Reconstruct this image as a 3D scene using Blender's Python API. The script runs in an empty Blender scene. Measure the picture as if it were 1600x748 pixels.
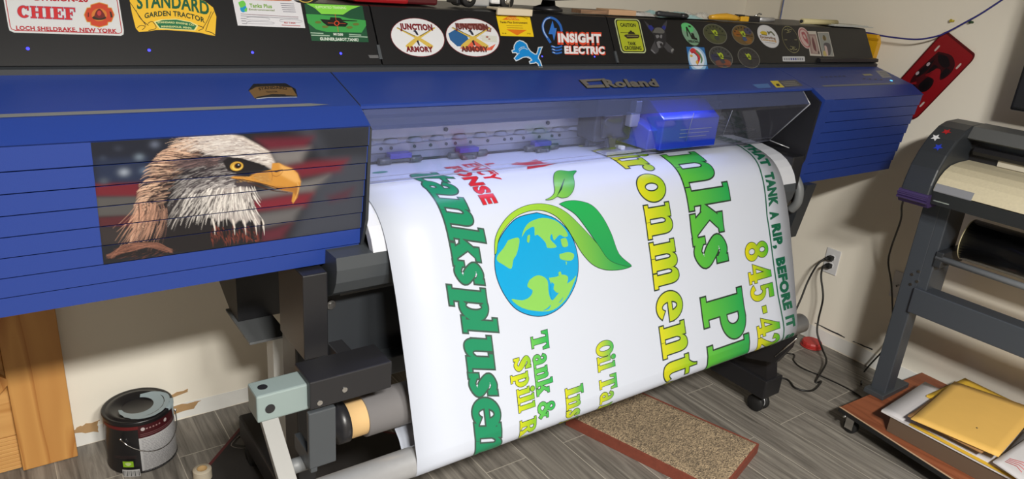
import bpy, bmesh, math, random
import numpy as np
from mathutils import Vector, Matrix
from mathutils.geometry import tessellate_polygon, delaunay_2d_cdt

scene = bpy.context.scene
C = scene.collection
random.seed(7)
PI = math.pi

# ------------------------------------------------------------------ camera
W_PX, H_PX = 1600., 748.
CX, CY = 800., 374.
_vx = np.array([2400., 94.]); _vz = np.array([544., 3400.])
FPX = math.sqrt(-float((_vx - [CX, CY]) @ (_vz - [CX, CY])))
_ex = np.append(_vx - [CX, CY], FPX); _ex /= np.linalg.norm(_ex)
_ez = -np.append(_vz - [CX, CY], FPX); _ez /= np.linalg.norm(_ez)
_ey = np.cross(_ez, _ex)
ROT = np.stack([_ex, _ey, _ez])
EYE = np.array([0., 0., 1.6])
cam_d = bpy.data.cameras.new('camera')
cam = bpy.data.objects.new('camera', cam_d); C.objects.link(cam)
cam_d.sensor_fit = 'HORIZONTAL'; cam_d.sensor_width = 36.
cam_d.lens = FPX / W_PX * 36.
cam_d.clip_start = 0.02
_m = Matrix.Identity(4)
for i in range(3):
    _m[i][0] = ROT[i][0]; _m[i][1] = -ROT[i][1]; _m[i][2] = -ROT[i][2]; _m[i][3] = EYE[i]
cam.matrix_world = _m
scene.camera = cam

# ------------------------------------------------------------------ light
scene.view_settings.view_transform = 'Standard'
scene.view_settings.look = 'None'
scene.view_settings.gamma = 1.0
scene.view_settings.use_curve_mapping = False
scene.view_settings.exposure = 0.0
world = bpy.data.worlds.new('world'); scene.world = world
world.use_nodes = True
world.node_tree.nodes['Background'].inputs[0].default_value = (0.75, 0.85, 1.0, 1)
world.node_tree.nodes['Background'].inputs[1].default_value = 0.05

LAMP = (0.60, -0.90, 2.54)
def area_light(name, loc, size, size_y, power, color, rot=(0, 0, 0)):
    d = bpy.data.lights.new(name, 'AREA'); d.shape = 'RECTANGLE'; d.size = size; d.size_y = size_y
    d.energy = power; d.color = color
    o = bpy.data.objects.new(name, d); C.objects.link(o); o.location = loc; o.rotation_euler = rot
    return o
area_light('ceiling_lamp_light', LAMP, 0.36, 0.24, 102, (1.0, 0.965, 0.90))
FILL_LAMP = (0.02, -0.95, 2.54)  # added second lamp, fills in light on the right wall
area_light('far_ceiling_lamp_light', FILL_LAMP, 0.36, 0.24, 150, (1.0, 0.965, 0.90))
# LED strip inside the printer, behind the clear front cover
area_light('led_strip_light', (1.30, 1.50, 1.292), 1.25, 0.012, 1.5, (0.58, 0.62, 1.0), (math.radians(8), 0, 0))

def ray(px, py):
    return ROT @ np.array([px - CX, py - CY, FPX])
def on_axis(px, py, axis, val):
    d = ray(px, py); t = (val - EYE[axis]) / d[axis]; return EYE + t * d
def on_x(px, py, v): return on_axis(px, py, 0, v)
def on_y(px, py, v): return on_axis(px, py, 1, v)
def on_z(px, py, v): return on_axis(px, py, 2, v)
def on_plane(px, py, p0, n):
    d = ray(px, py); t = ((np.array(p0) - EYE) @ np.array(n)) / (d @ np.array(n)); return EYE + t * d

# ------------------------------------------------------------------ helpers
def lin(c):
    return tuple((v / 12.92 if v <= 0.04045 else ((v + 0.055) / 1.055) ** 2.4) for v in c)
def rgb(r, g, b): return lin((r / 255., g / 255., b / 255.))
def hx(s): return rgb(int(s[0:2], 16), int(s[2:4], 16), int(s[4:6], 16))

def mat(name, col, rough=0.5, metal=0.0, emit=None, emit_s=0.0, spec=0.5, noise=None, bump=None, alpha=None, coat=0.0, trans=0.0):
    m = bpy.data.materials.new(name); m.use_nodes = True
    nt = m.node_tree; b = nt.nodes['Principled BSDF']
    b.inputs['Base Color'].default_value = (*col, 1); b.inputs['Roughness'].default_value = rough
    b.inputs['Metallic'].default_value = metal; b.inputs['Specular IOR Level'].default_value = spec
    b.inputs['Coat Weight'].default_value = coat
    if trans: b.inputs['Transmission Weight'].default_value = trans
    if alpha is not None: b.inputs['Alpha'].default_value = alpha
    if emit: b.inputs['Emission Color'].default_value = (*emit, 1); b.inputs['Emission Strength'].default_value = emit_s
    tc = nt.nodes.new('ShaderNodeTexCoord')
    if noise:
        scale, amt = noise
        n = nt.nodes.new('ShaderNodeTexNoise'); n.inputs['Scale'].default_value = scale; n.inputs['Detail'].default_value = 5
        nt.links.new(tc.outputs['Object'], n.inputs['Vector'])
        mx = nt.nodes.new('ShaderNodeMix'); mx.data_type = 'RGBA'
        mx.inputs[6].default_value = (*[max(0, c * (1 - amt)) for c in col], 1)
        mx.inputs[7].default_value = (*[min(1, c * (1 + amt)) for c in col], 1)
        nt.links.new(n.outputs['Fac'], mx.inputs[0]); nt.links.new(mx.outputs[2], b.inputs['Base Color'])
    if bump:
        scale, st = bump
        n = nt.nodes.new('ShaderNodeTexNoise'); n.inputs['Scale'].default_value = scale; n.inputs['Detail'].default_value = 4
        nt.links.new(tc.outputs['Object'], n.inputs['Vector'])
        bp = nt.nodes.new('ShaderNodeBump'); bp.inputs['Strength'].default_value = st; bp.inputs['Distance'].default_value = 0.002
        nt.links.new(n.outputs['Fac'], bp.inputs['Height']); nt.links.new(bp.outputs[0], b.inputs['Normal'])
    return m

def attr_mat(name, rough=0.4, spec=0.4, coat=0.0):
    m = bpy.data.materials.new(name); m.use_nodes = True
    nt = m.node_tree; b = nt.nodes['Principled BSDF']
    a = nt.nodes.new('ShaderNodeAttribute'); a.attribute_name = 'Col'
    nt.links.new(a.outputs['Color'], b.inputs['Base Color'])
    b.inputs['Roughness'].default_value = rough; b.inputs['Specular IOR Level'].default_value = spec
    b.inputs['Coat Weight'].default_value = coat
    return m

class MB:
    """collects shapes in world coordinates, builds ONE mesh object"""
    def __init__(s): s.v = []; s.f = []; s.mi = []; s.sm = []; s.cur = 0
    def mat(s, i): s.cur = i; return s
    def add(s, vs, fs, smooth=False):
        o = len(s.v); s.v += [tuple(float(c) for c in p) for p in vs]
        for f in fs:
            s.f.append(tuple(i + o for i in f)); s.mi.append(s.cur); s.sm.append(smooth)
        return s
    def box(s, x0, x1, y0, y1, z0, z1, b=0.0):
        if b <= 0:
            vs = [(x, y, z) for z in (z0, z1) for y in (y0, y1) for x in (x0, x1)]
            return s.add(vs, [(0, 2, 3, 1), (4, 5, 7, 6), (0, 1, 5, 4), (2, 6, 7, 3), (0, 4, 6, 2), (1, 3, 7, 5)])
        bm = bmesh.new(); bmesh.ops.create_cube(bm, size=1)
        for v in bm.verts:
            v.co = ((x0 + x1) / 2 + v.co.x * (x1 - x0), (y0 + y1) / 2 + v.co.y * (y1 - y0), (z0 + z1) / 2 + v.co.z * (z1 - z0))
        bmesh.ops.bevel(bm, geom=bm.edges[:], offset=b, segments=2, affect='EDGES', profile=0.5)
        return s.bm(bm)
    def obox(s, cen, ax, ay, az, b=0.0):
        """box by centre and three half axis vectors"""
        c = np.array(cen); ax = np.array(ax); ay = np.array(ay); az = np.array(az)
        vs = [c + i * ax + j * ay + k * az for k in (-1, 1) for j in (-1, 1) for i in (-1, 1)]
        fs = [(0, 2, 3, 1), (4, 5, 7, 6), (0, 1, 5, 4), (2, 6, 7, 3), (0, 4, 6, 2), (1, 3, 7, 5)]
        if b <= 0: return s.add(vs, fs)
        bm = bmesh.new(); bv = [bm.verts.new(tuple(v)) for v in vs]
        for f in fs: bm.faces.new([bv[i] for i in f])
        bmesh.ops.bevel(bm, geom=bm.edges[:], offset=b, segments=2, affect='EDGES', profile=0.5)
        return s.bm(bm)
    def bm(s, bm, smooth=False):
        bm.verts.index_update()
        s.add([v.co[:] for v in bm.verts], [[v.index for v in f.verts] for f in bm.faces], smooth); bm.free(); return s
    def prism(s, prof, a0, a1, axis=0, caps=True, closed=True, smooth=False):
        """prof = 2D points in the two other axes (cyclic order y,z / x,z / x,y) extruded along axis"""
        def p3(p, a):
            return (a, p[0], p[1]) if axis == 0 else ((p[0], a, p[1]) if axis == 1 else (p[0], p[1], a))
        n = len(prof); vs = [p3(p, a0) for p in prof] + [p3(p, a1) for p in prof]
        fs = [(i, (i + 1) % n, n + (i + 1) % n, n + i) for i in range(n if closed else n - 1)]
        s.add(vs, fs, smooth)
        if caps and closed:
            tri = tessellate_polygon([[Vector((p[0], p[1], 0)) for p in prof]])
            s.add([p3(p, a0) for p in prof], [t for t in tri]); s.add([p3(p, a1) for p in prof], [t[::-1] for t in tri])
        return s
    def tube(s, path, r, n=10, caps=True, smooth=True):
        P = [Vector(tuple(p)) for p in path]; rr = r if isinstance(r, (list, tuple)) else [r] * len(P)
        rings = []; up = None
        for i, p in enumerate(P):
            t = (P[min(i + 1, len(P) - 1)] - P[max(i - 1, 0)]).normalized()
            if up is None: up = Vector((0, 0, 1)) if abs(t.z) < 0.9 else Vector((1, 0, 0))
            a = up - t * up.dot(t)
            if a.length < 1e-5: a = Vector((0, 1, 0)) - t * t.y
            a.normalize(); b = t.cross(a); up = a
            rings.append([p + (a * math.cos(2 * PI * k / n) + b * math.sin(2 * PI * k / n)) * rr[i] for k in range(n)])
        vs = [v for g in rings for v in g]; m = len(P)
        fs = [(i * n + k, i * n + (k + 1) % n, (i + 1) * n + (k + 1) % n, (i + 1) * n + k) for i in range(m - 1) for k in range(n)]
        s.add(vs, fs, smooth)
        if caps: s.add(rings[0], [tuple(range(n))[::-1]]); s.add(rings[-1], [tuple(range(n))])
        return s
    def cyl(s, p0, p1, r0, r1=None, n=24, caps=True):
        return s.tube([p0, p1], [r0, r0 if r1 is None else r1], n, caps)
    def lathe(s, prof, cen, axis=2, n=32, smooth=True, a0=0, a1=2 * PI):
        """prof = (radius, height) about an axis through cen"""
        full = abs(a1 - a0 - 2 * PI) < 1e-6; cnt = n if full else n + 1
        vs = []
        for r, h in prof:
            for k in range(cnt):
                a = a0 + (a1 - a0) * k / n; u, w = r * math.cos(a), r * math.sin(a)
                q = (u, w, h) if axis == 2 else ((h, u, w) if axis == 0 else (w, h, u))
                vs.append((cen[0] + q[0], cen[1] + q[1], cen[2] + q[2]))
        fs = []
        for i in range(len(prof) - 1):
            for k in range(n):
                k2 = (k + 1) % cnt
                fs.append((i * cnt + k, i * cnt + k2, (i + 1) * cnt + k2, (i + 1) * cnt + k))
        return s.add(vs, fs, smooth)
    def quad(s, *ps): return s.add(ps, [tuple(range(len(ps)))])
    def slab(s, pts, d):
        """polygon (3D points) given thickness by vector d"""
        d = np.array(d); n = len(pts); P = [np.array(p) for p in pts]
        tri = None
        nrm = Vector(tuple(d)).normalized()
        ax = nrm.orthogonal().normalized(); ay = nrm.cross(ax)
        tri = tessellate_polygon([[Vector((Vector(tuple(p)).dot(ax), Vector(tuple(p)).dot(ay), 0)) for p in P]])
        s.add(P, [t[::-1] for t in tri]); s.add([p + d for p in P], list(tri))
        s.add(P + [p + d for p in P], [(i, (i + 1) % n, n + (i + 1) % n, n + i) for i in range(n)])
        return s
    def build(s, name, mats, parent=None, label=None, bevel=0.0):
        me = bpy.data.meshes.new(name)
        off = Vector((0, 0, 0))
        if parent is not None:
            off = Vector(parent.get('_w', (0, 0, 0)))
        me.from_pydata([(v[0] - off[0], v[1] - off[1], v[2] - off[2]) for v in s.v], [], s.f)
        mats = mats if isinstance(mats, (list, tuple)) else [mats]
        for m in mats: me.materials.append(m)
        me.polygons.foreach_set('material_index', s.mi); me.polygons.foreach_set('use_smooth', s.sm)
        bm = bmesh.new(); bm.from_mesh(me); bmesh.ops.remove_doubles(bm, verts=bm.verts, dist=1e-6)
        bmesh.ops.recalc_face_normals(bm, faces=bm.faces); bm.to_mesh(me); bm.free()
        me.update()
        o = bpy.data.objects.new(name, me); C.objects.link(o)
        if parent is not None: o.parent = parent; o['_w'] = tuple(off)
        if label: o['label'] = label
        if bevel:
            bv = o.modifiers.new('bevel', 'BEVEL'); bv.width = bevel; bv.segments = 2; bv.limit_method = 'ANGLE'; bv.angle_limit = math.radians(40)
        return o

def thing(name, label, cat, loc, group=None):
    o = bpy.data.objects.new(name, None); C.objects.link(o); o.empty_display_size = 0.05
    o.location = loc; o['label'] = label; o['category'] = cat; o['_w'] = tuple(float(c) for c in loc)
    if group: o['group'] = group
    return o
def tag(o, label, cat, group=None):
    o['label'] = label; o['category'] = cat
    if group: o['group'] = group
    return o
def struct(name, mb, m, **k):
    o = mb.build(name, m, **k); o['kind'] = 'structure'; return o

def catmull(P, n=8):
    P = [np.array(p, float) for p in P]; out = []
    for i in range(len(P) - 1):
        p0 = P[max(i - 1, 0)]; p1 = P[i]; p2 = P[i + 1]; p3 = P[min(i + 2, len(P) - 1)]
        for t in np.linspace(0, 1, n, endpoint=False):
            out.append(0.5 * (2 * p1 + (p2 - p0) * t + (2 * p0 - 5 * p1 + 4 * p2 - p3) * t * t + (3 * p1 - p0 - 3 * p2 + p3) * t ** 3))
    out.append(P[-1]); return out
# ------------------------------------------------------------------ flat graphics as geometry
def area2(p): return sum(p[i][0] * p[(i + 1) % len(p)][1] - p[(i + 1) % len(p)][0] * p[i][1] for i in range(len(p))) / 2
def clean(p):
    q = []
    for a in p:
        if not q or math.hypot(a[0] - q[-1][0], a[1] - q[-1][1]) > 1e-7: q.append((float(a[0]), float(a[1])))
    if len(q) > 1 and math.hypot(q[0][0] - q[-1][0], q[0][1] - q[-1][1]) < 1e-7: q.pop()
    return q
def offset_poly(p, e):
    p = clean(p)
    if area2(p) < 0: p = p[::-1]
    n = len(p); out = []
    for i in range(n):
        a, b, c = p[i - 1], p[i], p[(i + 1) % n]
        d1 = (b[0] - a[0], b[1] - a[1]); d2 = (c[0] - b[0], c[1] - b[1])
        l1 = math.hypot(*d1) or 1; l2 = math.hypot(*d2) or 1
        n1 = (d1[1] / l1, -d1[0] / l1); n2 = (d2[1] / l2, -d2[0] / l2)
        mx, my = n1[0] + n2[0], n1[1] + n2[1]; k = 1 + n1[0] * n2[0] + n1[1] * n2[1]
        k = max(k, 0.5)
        out.append((b[0] + e * mx / k, b[1] + e * my / k))
    return out
def ell(cx, cy, rx, ry=None, n=40, a0=0, a1=360, rot=0):
    ry = rx if ry is None else ry
    full = abs(a1 - a0) >= 360; m = n if full else n + 1; c, s = math.cos(math.radians(rot)), math.sin(math.radians(rot)); out = []
    for k in range(m):
        a = math.radians(a0 + (a1 - a0) * k / n); x, y = rx * math.cos(a), ry * math.sin(a)
        out.append((cx + x * c - y * s, cy + x * s + y * c))
    return out
def ring(cx, cy, rx, ry, ix, iy, a0=0, a1=360, n=28):
    if a1 - a0 >= 360:
        return ring(cx, cy, rx, ry, ix, iy, a0, a0 + 180, n) + ring(cx, cy, rx, ry, ix, iy, a0 + 180, a0 + 360, n)
    return [ell(cx, cy, rx, ry, n, a0, a1) + ell(cx, cy, ix, iy, n, a0, a1)[::-1]]
def rc(x0, y0, x1, y1): return [[(x0, y0), (x1, y0), (x1, y1), (x0, y1)]]
def rrect(x0, y0, x1, y1, r, n=6):
    out = []
    for cx, cy, a in ((x1 - r, y1 - r, 0), (x0 + r, y1 - r, 90), (x0 + r, y0 + r, 180), (x1 - r, y0 + r, 270)):
        out += ell(cx, cy, r, r, n, a, a + 90)
    return out
def pa(s):
    """little path language: M x y L x y C x1 y1 x2 y2 x y"""
    t = s.replace(',', ' ').replace('M', ' M ').replace('L', ' L ').replace('C', ' C ').split(); out = []; i = 0; cmd = 'M'
    while i < len(t):
        if t[i] in 'MLC': cmd = t[i]; i += 1; continue
        if cmd in 'ML': out.append((float(t[i]), float(t[i + 1]))); i += 2
        else:
            p0 = out[-1]; p1, p2, p3 = [(float(t[i + 2 * k]), float(t[i + 2 * k + 1])) for k in range(3)]; i += 6
            for k in range(1, 11):
                u = k / 10; w = 1 - u
                out.append(tuple(w ** 3 * p0[j] + 3 * w * w * u * p1[j] + 3 * w * u * u * p2[j] + u ** 3 * p3[j] for j in (0, 1)))
    return [out]
def stroke(pts, n=7):
    """variable width brush: (x, y, width)"""
    Q = catmull(pts, n); L = []; R = []
    for i, q in enumerate(Q):
        d = Q[min(i + 1, len(Q) - 1)][:2] - Q[max(i - 1, 0)][:2]; l = math.hypot(*d) or 1
        nx, ny = -d[1] / l, d[0] / l; w = q[2] / 2
        L.append((q[0] + nx * w, q[1] + ny * w)); R.append((q[0] - nx * w, q[1] - ny * w))
    return [L + R[::-1]]
def sline(x0, y0, x1, y1, w): return stroke([(x0, y0, w), (x1, y1, w)], 1)
def chain(pts, w): return stroke([(p[0], p[1], w) for p in pts], 4)

# bold slab-serif letters: 1 = ascender, x-height .76
X = 0.76
_foot = lambda a: rc(a - .08, 0, a + .34, .11)
_stem = lambda a, h=X: rc(a, 0, a + .26, h)
_arch = lambda a: pa('M%g .46 C%g .62 %g .64 %g .52 L%g 0 L%g 0 L%g .50 C%g .74 %g .79 %g .78 C%g .78 %g .72 %g .64' % (a, a + .02, a + .13, a + .15, a + .15, a + .41, a + .41, a + .41, a + .30, a + .2, a + .1, a + .04, a))
GLY = {
 'n': (.92, _foot(.08) + _stem(.08) + rc(0, X - .11, .34, X) + _arch(.34) + rc(.43, 0, .83, .11)),
 'm': (1.36, _foot(.08) + _stem(.08) + rc(0, X - .11, .34, X) + _arch(.34) + rc(.44, 0, .80, .11) + _arch(.75) + rc(.84, 0, 1.24, .11)),
 'r': (.72, _foot(.08) + rc(0, 0, .46, .11) + _stem(.08) + rc(0, X - .11, .34, X) + pa('M.34 .40 C.36 .58 .42 .62 .48 .60 L.60 .76 C.48 .80 .40 .74 .34 .62') + [ell(.54, .63, .13, .14)]),
 'i': (.48, _foot(.08) + _stem(.08) + rc(0, X - .11, .34, X) + [ell(.2, .95, .14, .13)]),
 'l': (.48, _foot(.08) + _stem(.08, 1.) + rc(0, .89, .34, 1.)),
 'k': (.98, _foot(.08) + _stem(.08, 1.) + rc(0, .89, .34, 1.) + pa('M.30 .30 L.60 .68 L.86 .68 L.46 .26') + rc(.54, X - .11, .9, X) + pa('M.42 .36 L.58 .52 L.92 .06 L.62 .06') + rc(.5, 0, .96, .11)),
 't': (.58, pa('M.08 .66 L.34 .66 L.34 .30 C.34 .10 .44 .12 .52 .2 L.57 .12 C.48 .0 .34 -.03 .26 -.02 C.12 0 .08 .1 .08 .26') + rc(0, X - .11, .52, X) + pa('M.08 .70 C.22 .78 .28 .86 .30 1. L.34 1. L.34 .7')),
 'e': (.82, ring(.38, .38, .38, .40, .13, .24, 0, 318) + rc(.2, .34, .76, .45)),
 'o': (.82, ring(.38, .38, .38, .40, .12, .2)),
 's': (.68, stroke([(.47, .60, .15), (.31, .69, .16), (.15, .57, .2), (.30, .40, .26), (.47, .22, .2), (.30, .07, .16), (.12, .15, .15)]) + rc(.42, .5, .53, .77) + rc(.05, -.01, .16, .27)),
 'p': (.9, rc(0, -.28, .46, -.18) + rc(.08, -.28, .34, X) + rc(0, X - .11, .34, X) + ring(.44, .38, .36, .40, .1, .24, -115, 115)),
 'a': (.84, stroke([(.12, .54, .17), (.22, .68, .15), (.40, .69, .17), (.50, .52, .25), (.50, .1, .25)]) + ring(.30, .21, .28, .23, .08, .09) + rc(.42, 0, .8, .11)),
 'u': (.92, rc(.08, .2, .34, X) + rc(0, X - .11, .34, X) + rc(.5, 0, .76, X) + rc(.42, X - .11, .76, X) + rc(.5, 0, .86, .11) + pa('M.08 .3 C.08 0 .20 -.03 .30 -.02 C.42 0 .5 .08 .5 .16 L.5 .30 C.46 .14 .34 .14 .34 .3')),
 'v': (.86, pa('M.06 .7 L.36 .7 L.46 .30 L.60 .7 L.80 .7 L.52 0 L.32 0') + rc(0, X - .11, .42, X) + rc(.50, X - .11, .84, X)),
 'P': (.9, rc(0, 0, .5, .11) + rc(.1, 0, .38, 1) + rc(0, .89, .44, 1) + ring(.46, .70, .38, .30, .13, .15, -95, 95) + rc(.3, .85, .5, 1) + rc(.3, .40, .5, .55)),
 'R': (1.0, rc(0, 0, .48, .11) + rc(.1, 0, .38, 1) + rc(0, .89, .44, 1) + ring(.46, .72, .36, .28, .12, .13, -95, 95) + rc(.3, .85, .5, 1) + rc(.3, .44, .5, .59) + pa('M.44 .5 L.62 .52 L.92 .08 L.62 .08') + rc(.56, 0, .98, .11)),
 'T': (.94, rc(.3, 0, .56, 1) + rc(.16, 0, .7, .11) + rc(0, .88, .86, 1) + pa('M0 1 L0 .64 L.1 .64 L.2 .9') + pa('M.86 1 L.86 .64 L.76 .64 L.66 .9')),
 'S': (.78, stroke([(.6, .74, .16), (.40, .91, .18), (.17, .76, .22), (.38, .53, .3), (.6, .28, .22), (.38, .09, .18), (.13, .26, .16)]) + rc(.54, .66, .66, 1.) + rc(.06, 0, .18, .34)),
 'I': (.56, rc(.1, 0, .40, 1) + rc(0, 0, .5, .11) + rc(0, .89, .5, 1)),
 'O': (.96, ring(.45, .5, .45, .51, .16, .33)),
 'C': (.92, ring(.45, .5, .45, .51, .16, .34, 40, 320) + rc(.70, .62, .82, .98)),
 'H': (1.02, rc(0, 0, .44, .11) + rc(0, .89, .44, 1) + rc(.1, 0, .36, 1) + rc(.52, 0, .96, .11) + rc(.52, .89, .96, 1) + rc(.6, 0, .86, 1) + rc(.3, .44, .7, .56)),
 'E': (.86, rc(0, 0, .8, .11) + rc(0, .89, .8, 1) + rc(.1, 0, .38, 1) + rc(.3, .44, .56, .56) + rc(.50, .33, .58, .67) + rc(.7, 0, .8, .32) + rc(.7, .68, .8, 1)),
 'F': (.82, rc(0, 0, .5, .11) + rc(0, .89, .78, 1) + rc(.1, 0, .38, 1) + rc(.3, .44, .56, .56) + rc(.50, .33, .58, .67) + rc(.68, .66, .78, 1)),
 '&': (1.0, ring(.36, .76, .24, .24, .1, .11) + ring(.34, .26, .34, .29, .14, .13) + sline(.22, .66, .86, .06, .22) + stroke([(.44, .06, .2), (.68, .24, .14), (.78, .48, .12)]) + rc(.62, .46, .94, .57)),
 '8': (.8, ring(.36, .74, .31, .27, .11, .13) + ring(.36, .27, .36, .29, .13, .14)),
 '4': (.86, pa('M0 .22 L.44 1 L.60 1 L.20 .34 L.80 .34 L.80 .22') + rc(.42, 0, .68, 1) + rc(.30, 0, .80, .1)),
 '5': (.8, rc(.12, .80, .66, 1) + rc(.12, .46, .26, 1) + ring(.34, .32, .36, .34, .13, .2, -150, 130)),
 '2': (.8, stroke([(.12, .70, .2), (.2, .88, .15), (.42, .89, .2), (.52, .66, .25), (.34, .38, .2), (.10, .1, .16)]) + rc(.02, 0, .7, .17) + rc(.60, 0, .7, .3)),
 '-': (.5, rc(.04, .38, .38, .56)),
 ' ': (.4, []),
}
_txt_cache = {}
def text_tris(st, bold=0.0):
    """outline text in unit cap height -> (triangles, width)"""
    key = (st, bold)
    if key in _txt_cache: return _txt_cache[key]
    cu = bpy.data.curves.new('t', 'FONT'); cu.body = st; cu.size = 1; cu.offset = bold; cu.space_character = 1.0 + 1.6 * bold; cu.resolution_u = 3
    o = bpy.data.objects.new('t', cu); C.objects.link(o)
    dg = bpy.context.evaluated_depsgraph_get(); me = bpy.data.meshes.new_from_object(o.evaluated_get(dg))
    me.calc_loop_triangles()
    co = [v.co[:2] for v in me.vertices]; tr = [[co[i] for i in t.vertices] for t in me.loop_triangles]
    bpy.data.objects.remove(o); bpy.data.curves.remove(cu); bpy.data.meshes.remove(me)
    if co:
        x0 = min(c[0] for c in co); x1 = max(c[0] for c in co)
        k = 1 / 0.729
        tr = [[((p[0] - x0) * k, p[1] * k) for p in t] for t in tr]; w = (x1 - x0) * k
    else: w = 1
    _txt_cache[key] = (tr, w); return tr, w

class Art:
    """coloured 2D polygons in layers; built as one mesh through a (u,v)->(point,normal) map"""
    def __init__(s): s.p = []; s.top = 0.0
    def layer(s, d=1): s.top += d; return s
    def poly(s, polys, col, tf=None, bump=True):
        if polys and isinstance(polys[0][0], (int, float)): polys = [polys]
        if bump: s.top += 1
        Q = []
        for q in polys:
            q = clean([tf(*a) for a in q] if tf else q)
            if len(q) >= 3: Q.append(q if area2(q) > 0 else q[::-1])
        if len(Q) < 2: s.p += [(q, col, s.top) for q in Q]; return s
        vs = []; fs = []                                    # overlapping pieces of one letter become one surface
        for q in Q: fs.append(list(range(len(vs), len(vs) + len(q)))); vs += [Vector(a) for a in q]
        ov, oe, of, _a, _b, src = delaunay_2d_cdt(vs, [], fs, 1, 1e-6)
        for f, k in zip(of, src):
            if k: s.p.append(([tuple(ov[i]) for i in f], col, s.top))
        return s
    def outlined(s, polys, col, ocol, e, tf=None):
        if polys and isinstance(polys[0][0], (int, float)): polys = [polys]
        Q = [clean([tf(*a) for a in q] if tf else q) for q in polys]
        s.poly([offset_poly(q, e) for q in Q if len(q) > 2], ocol); s.poly(Q, col); return s
    def text(s, st, p0, p1, h, col, tf=None, bold=0.0, bend=0.0):
        """text filling p0->p1 along the baseline, h = height vector or number"""
        tr, w = text_tris(st, bold + .012); dx, dy = p1[0] - p0[0], p1[1] - p0[1]; L = math.hypot(dx, dy)
        if isinstance(h, (int, float)): h = (-dy / L * h, dx / L * h)
        s.top += 1
        for t in tr:
            q = []
            for a, b in t:
                u = a / w; bb = b + bend * (1 - (2 * u - 1) ** 2)
                q.append((p0[0] + dx * u + h[0] * bb, p0[1] + dy * u + h[1] * bb))
            if tf: q = [tf(*a) for a in q]
            s.p.append((q, col, s.top))
        return s
    def build(s, name, mapf, material, parent=None, eps=4e-5, cuts=None, base=0.0002, label=None, gain=0.7):
        off = Vector(parent.get('_w', (0, 0, 0))) if parent is not None else Vector((0, 0, 0))
        bm = bmesh.new(); lay = bm.faces.layers.int.new('pi')
        for k, (q, col, top) in enumerate(s.p):
            if area2(q) < 0: q = q[::-1]
            tri = [(0, 1, 2)] if len(q) == 3 else tessellate_polygon([[Vector((a[0], a[1], 0)) for a in q]])
            vs = [bm.verts.new((a[0], a[1], 0)) for a in q]
            for t in tri:
                try: f = bm.faces.new([vs[i] for i in t]); f[lay] = k
                except ValueError: pass
        if cuts:
            for axis, vals in cuts:
                for c in vals:
                    co = [0, 0, 0]; co[axis] = c; no = [0, 0, 0]; no[axis] = 1
                    bmesh.ops.bisect_plane(bm, geom=bm.verts[:] + bm.edges[:] + bm.faces[:], plane_co=co, plane_no=no, dist=1e-6)
        bm.verts.index_update(); bm.faces.ensure_lookup_table()
        pi = {}
        for f in bm.faces:
            for v in f.verts: pi[v.index] = f[lay]
        n = len(bm.verts); cols = np.ones((n, 4), np.float32)
        for v in bm.verts:
            k = pi.get(v.index)
            if k is None: continue
            q, col, top = s.p[k]; u, w = v.co.x, v.co.y
            c = col(u, w) if callable(col) else col
            cols[v.index, :3] = [q_ * gain for q_ in c]
            p, nn = mapf(u, w); d = base + top * eps
            v.co = (p[0] + nn[0] * d - off[0], p[1] + nn[1] * d - off[1], p[2] + nn[2] * d - off[2])
        for f in bm.faces: f.smooth = False
        me = bpy.data.meshes.new(name); bm.to_mesh(me); bm.free()
        a = me.color_attributes.new('Col', 'FLOAT_COLOR', 'POINT'); a.data.foreach_set('color', cols.ravel())
        me.materials.append(material)
        o = bpy.data.objects.new(name, me); C.objects.link(o)
        if parent is not None: o.parent = parent; o['_w'] = tuple(off)
        if label: o['label'] = label
        return o
def grad(c0, c1, axis, a, b):
    c0 = np.array(c0); c1 = np.array(c1)
    def f(u, v):
        t = min(1, max(0, ((u, v)[axis] - a) / (b - a))); return tuple(c0 + (c1 - c0) * t)
    return f
PRINT = attr_mat('printed_vinyl', 0.32, 0.35)
STICK = attr_mat('sticker_vinyl', 0.4, 0.4)
WHITE = rgb(238, 240, 244); BLACK = rgb(12, 12, 14)
# ------------------------------------------------------------------ materials
def wall_mat():
    m = mat('painted_wall', rgb(238, 232, 218), 0.75, spec=0.25, noise=(3.0, 0.035), bump=(90, 0.10)); return m
M = {}
M['wall'] = wall_mat()
M['ceiling'] = mat('ceiling_paint', rgb(150, 146, 138), 0.9)
M['wall_dark'] = mat('brown_panel_wall', rgb(120, 108, 94), 0.8, noise=(4, .1))
M['wallwhite'] = mat('bare_drywall', rgb(226, 226, 222), 0.85, noise=(25, .05))
M['drybrown'] = mat('torn_drywall_paper', rgb(176, 142, 100), 0.9, noise=(40, .2))
M['blue'] = mat('blue_plastic', rgb(30, 55, 128), 0.42, spec=0.45, bump=(900, 0.12))
M['bluegrey'] = mat('blue_edge', rgb(58, 80, 150), 0.4)
M['black'] = mat('black_plastic', rgb(30, 30, 33), 0.38, bump=(700, 0.08))
M['lid'] = mat('satin_black_lid', rgb(22, 22, 24), 0.38, spec=0.35)
M['charcoal'] = mat('charcoal_metal', rgb(44, 47, 51), 0.42)
M['dkgrey'] = mat('dark_grey_metal', rgb(62, 66, 70), 0.4)
M['grey'] = mat('grey_plastic', rgb(105, 108, 110), 0.5)
M['alu'] = mat('brushed_aluminium', rgb(186, 188, 192), 0.36, metal=0.55, noise=(60, .06))
M['steel'] = mat('steel', rgb(200, 200, 200), 0.22, metal=1.0)
M['rail'] = mat('silver_rail', rgb(165, 168, 178), 0.35, metal=0.6)
M['palegreen'] = mat('pale_grey_green_paint', rgb(124, 138, 137), 0.4)
M['offwhite'] = mat('off_white_paint', rgb(196, 196, 192), 0.5, noise=(30, .06))
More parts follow.
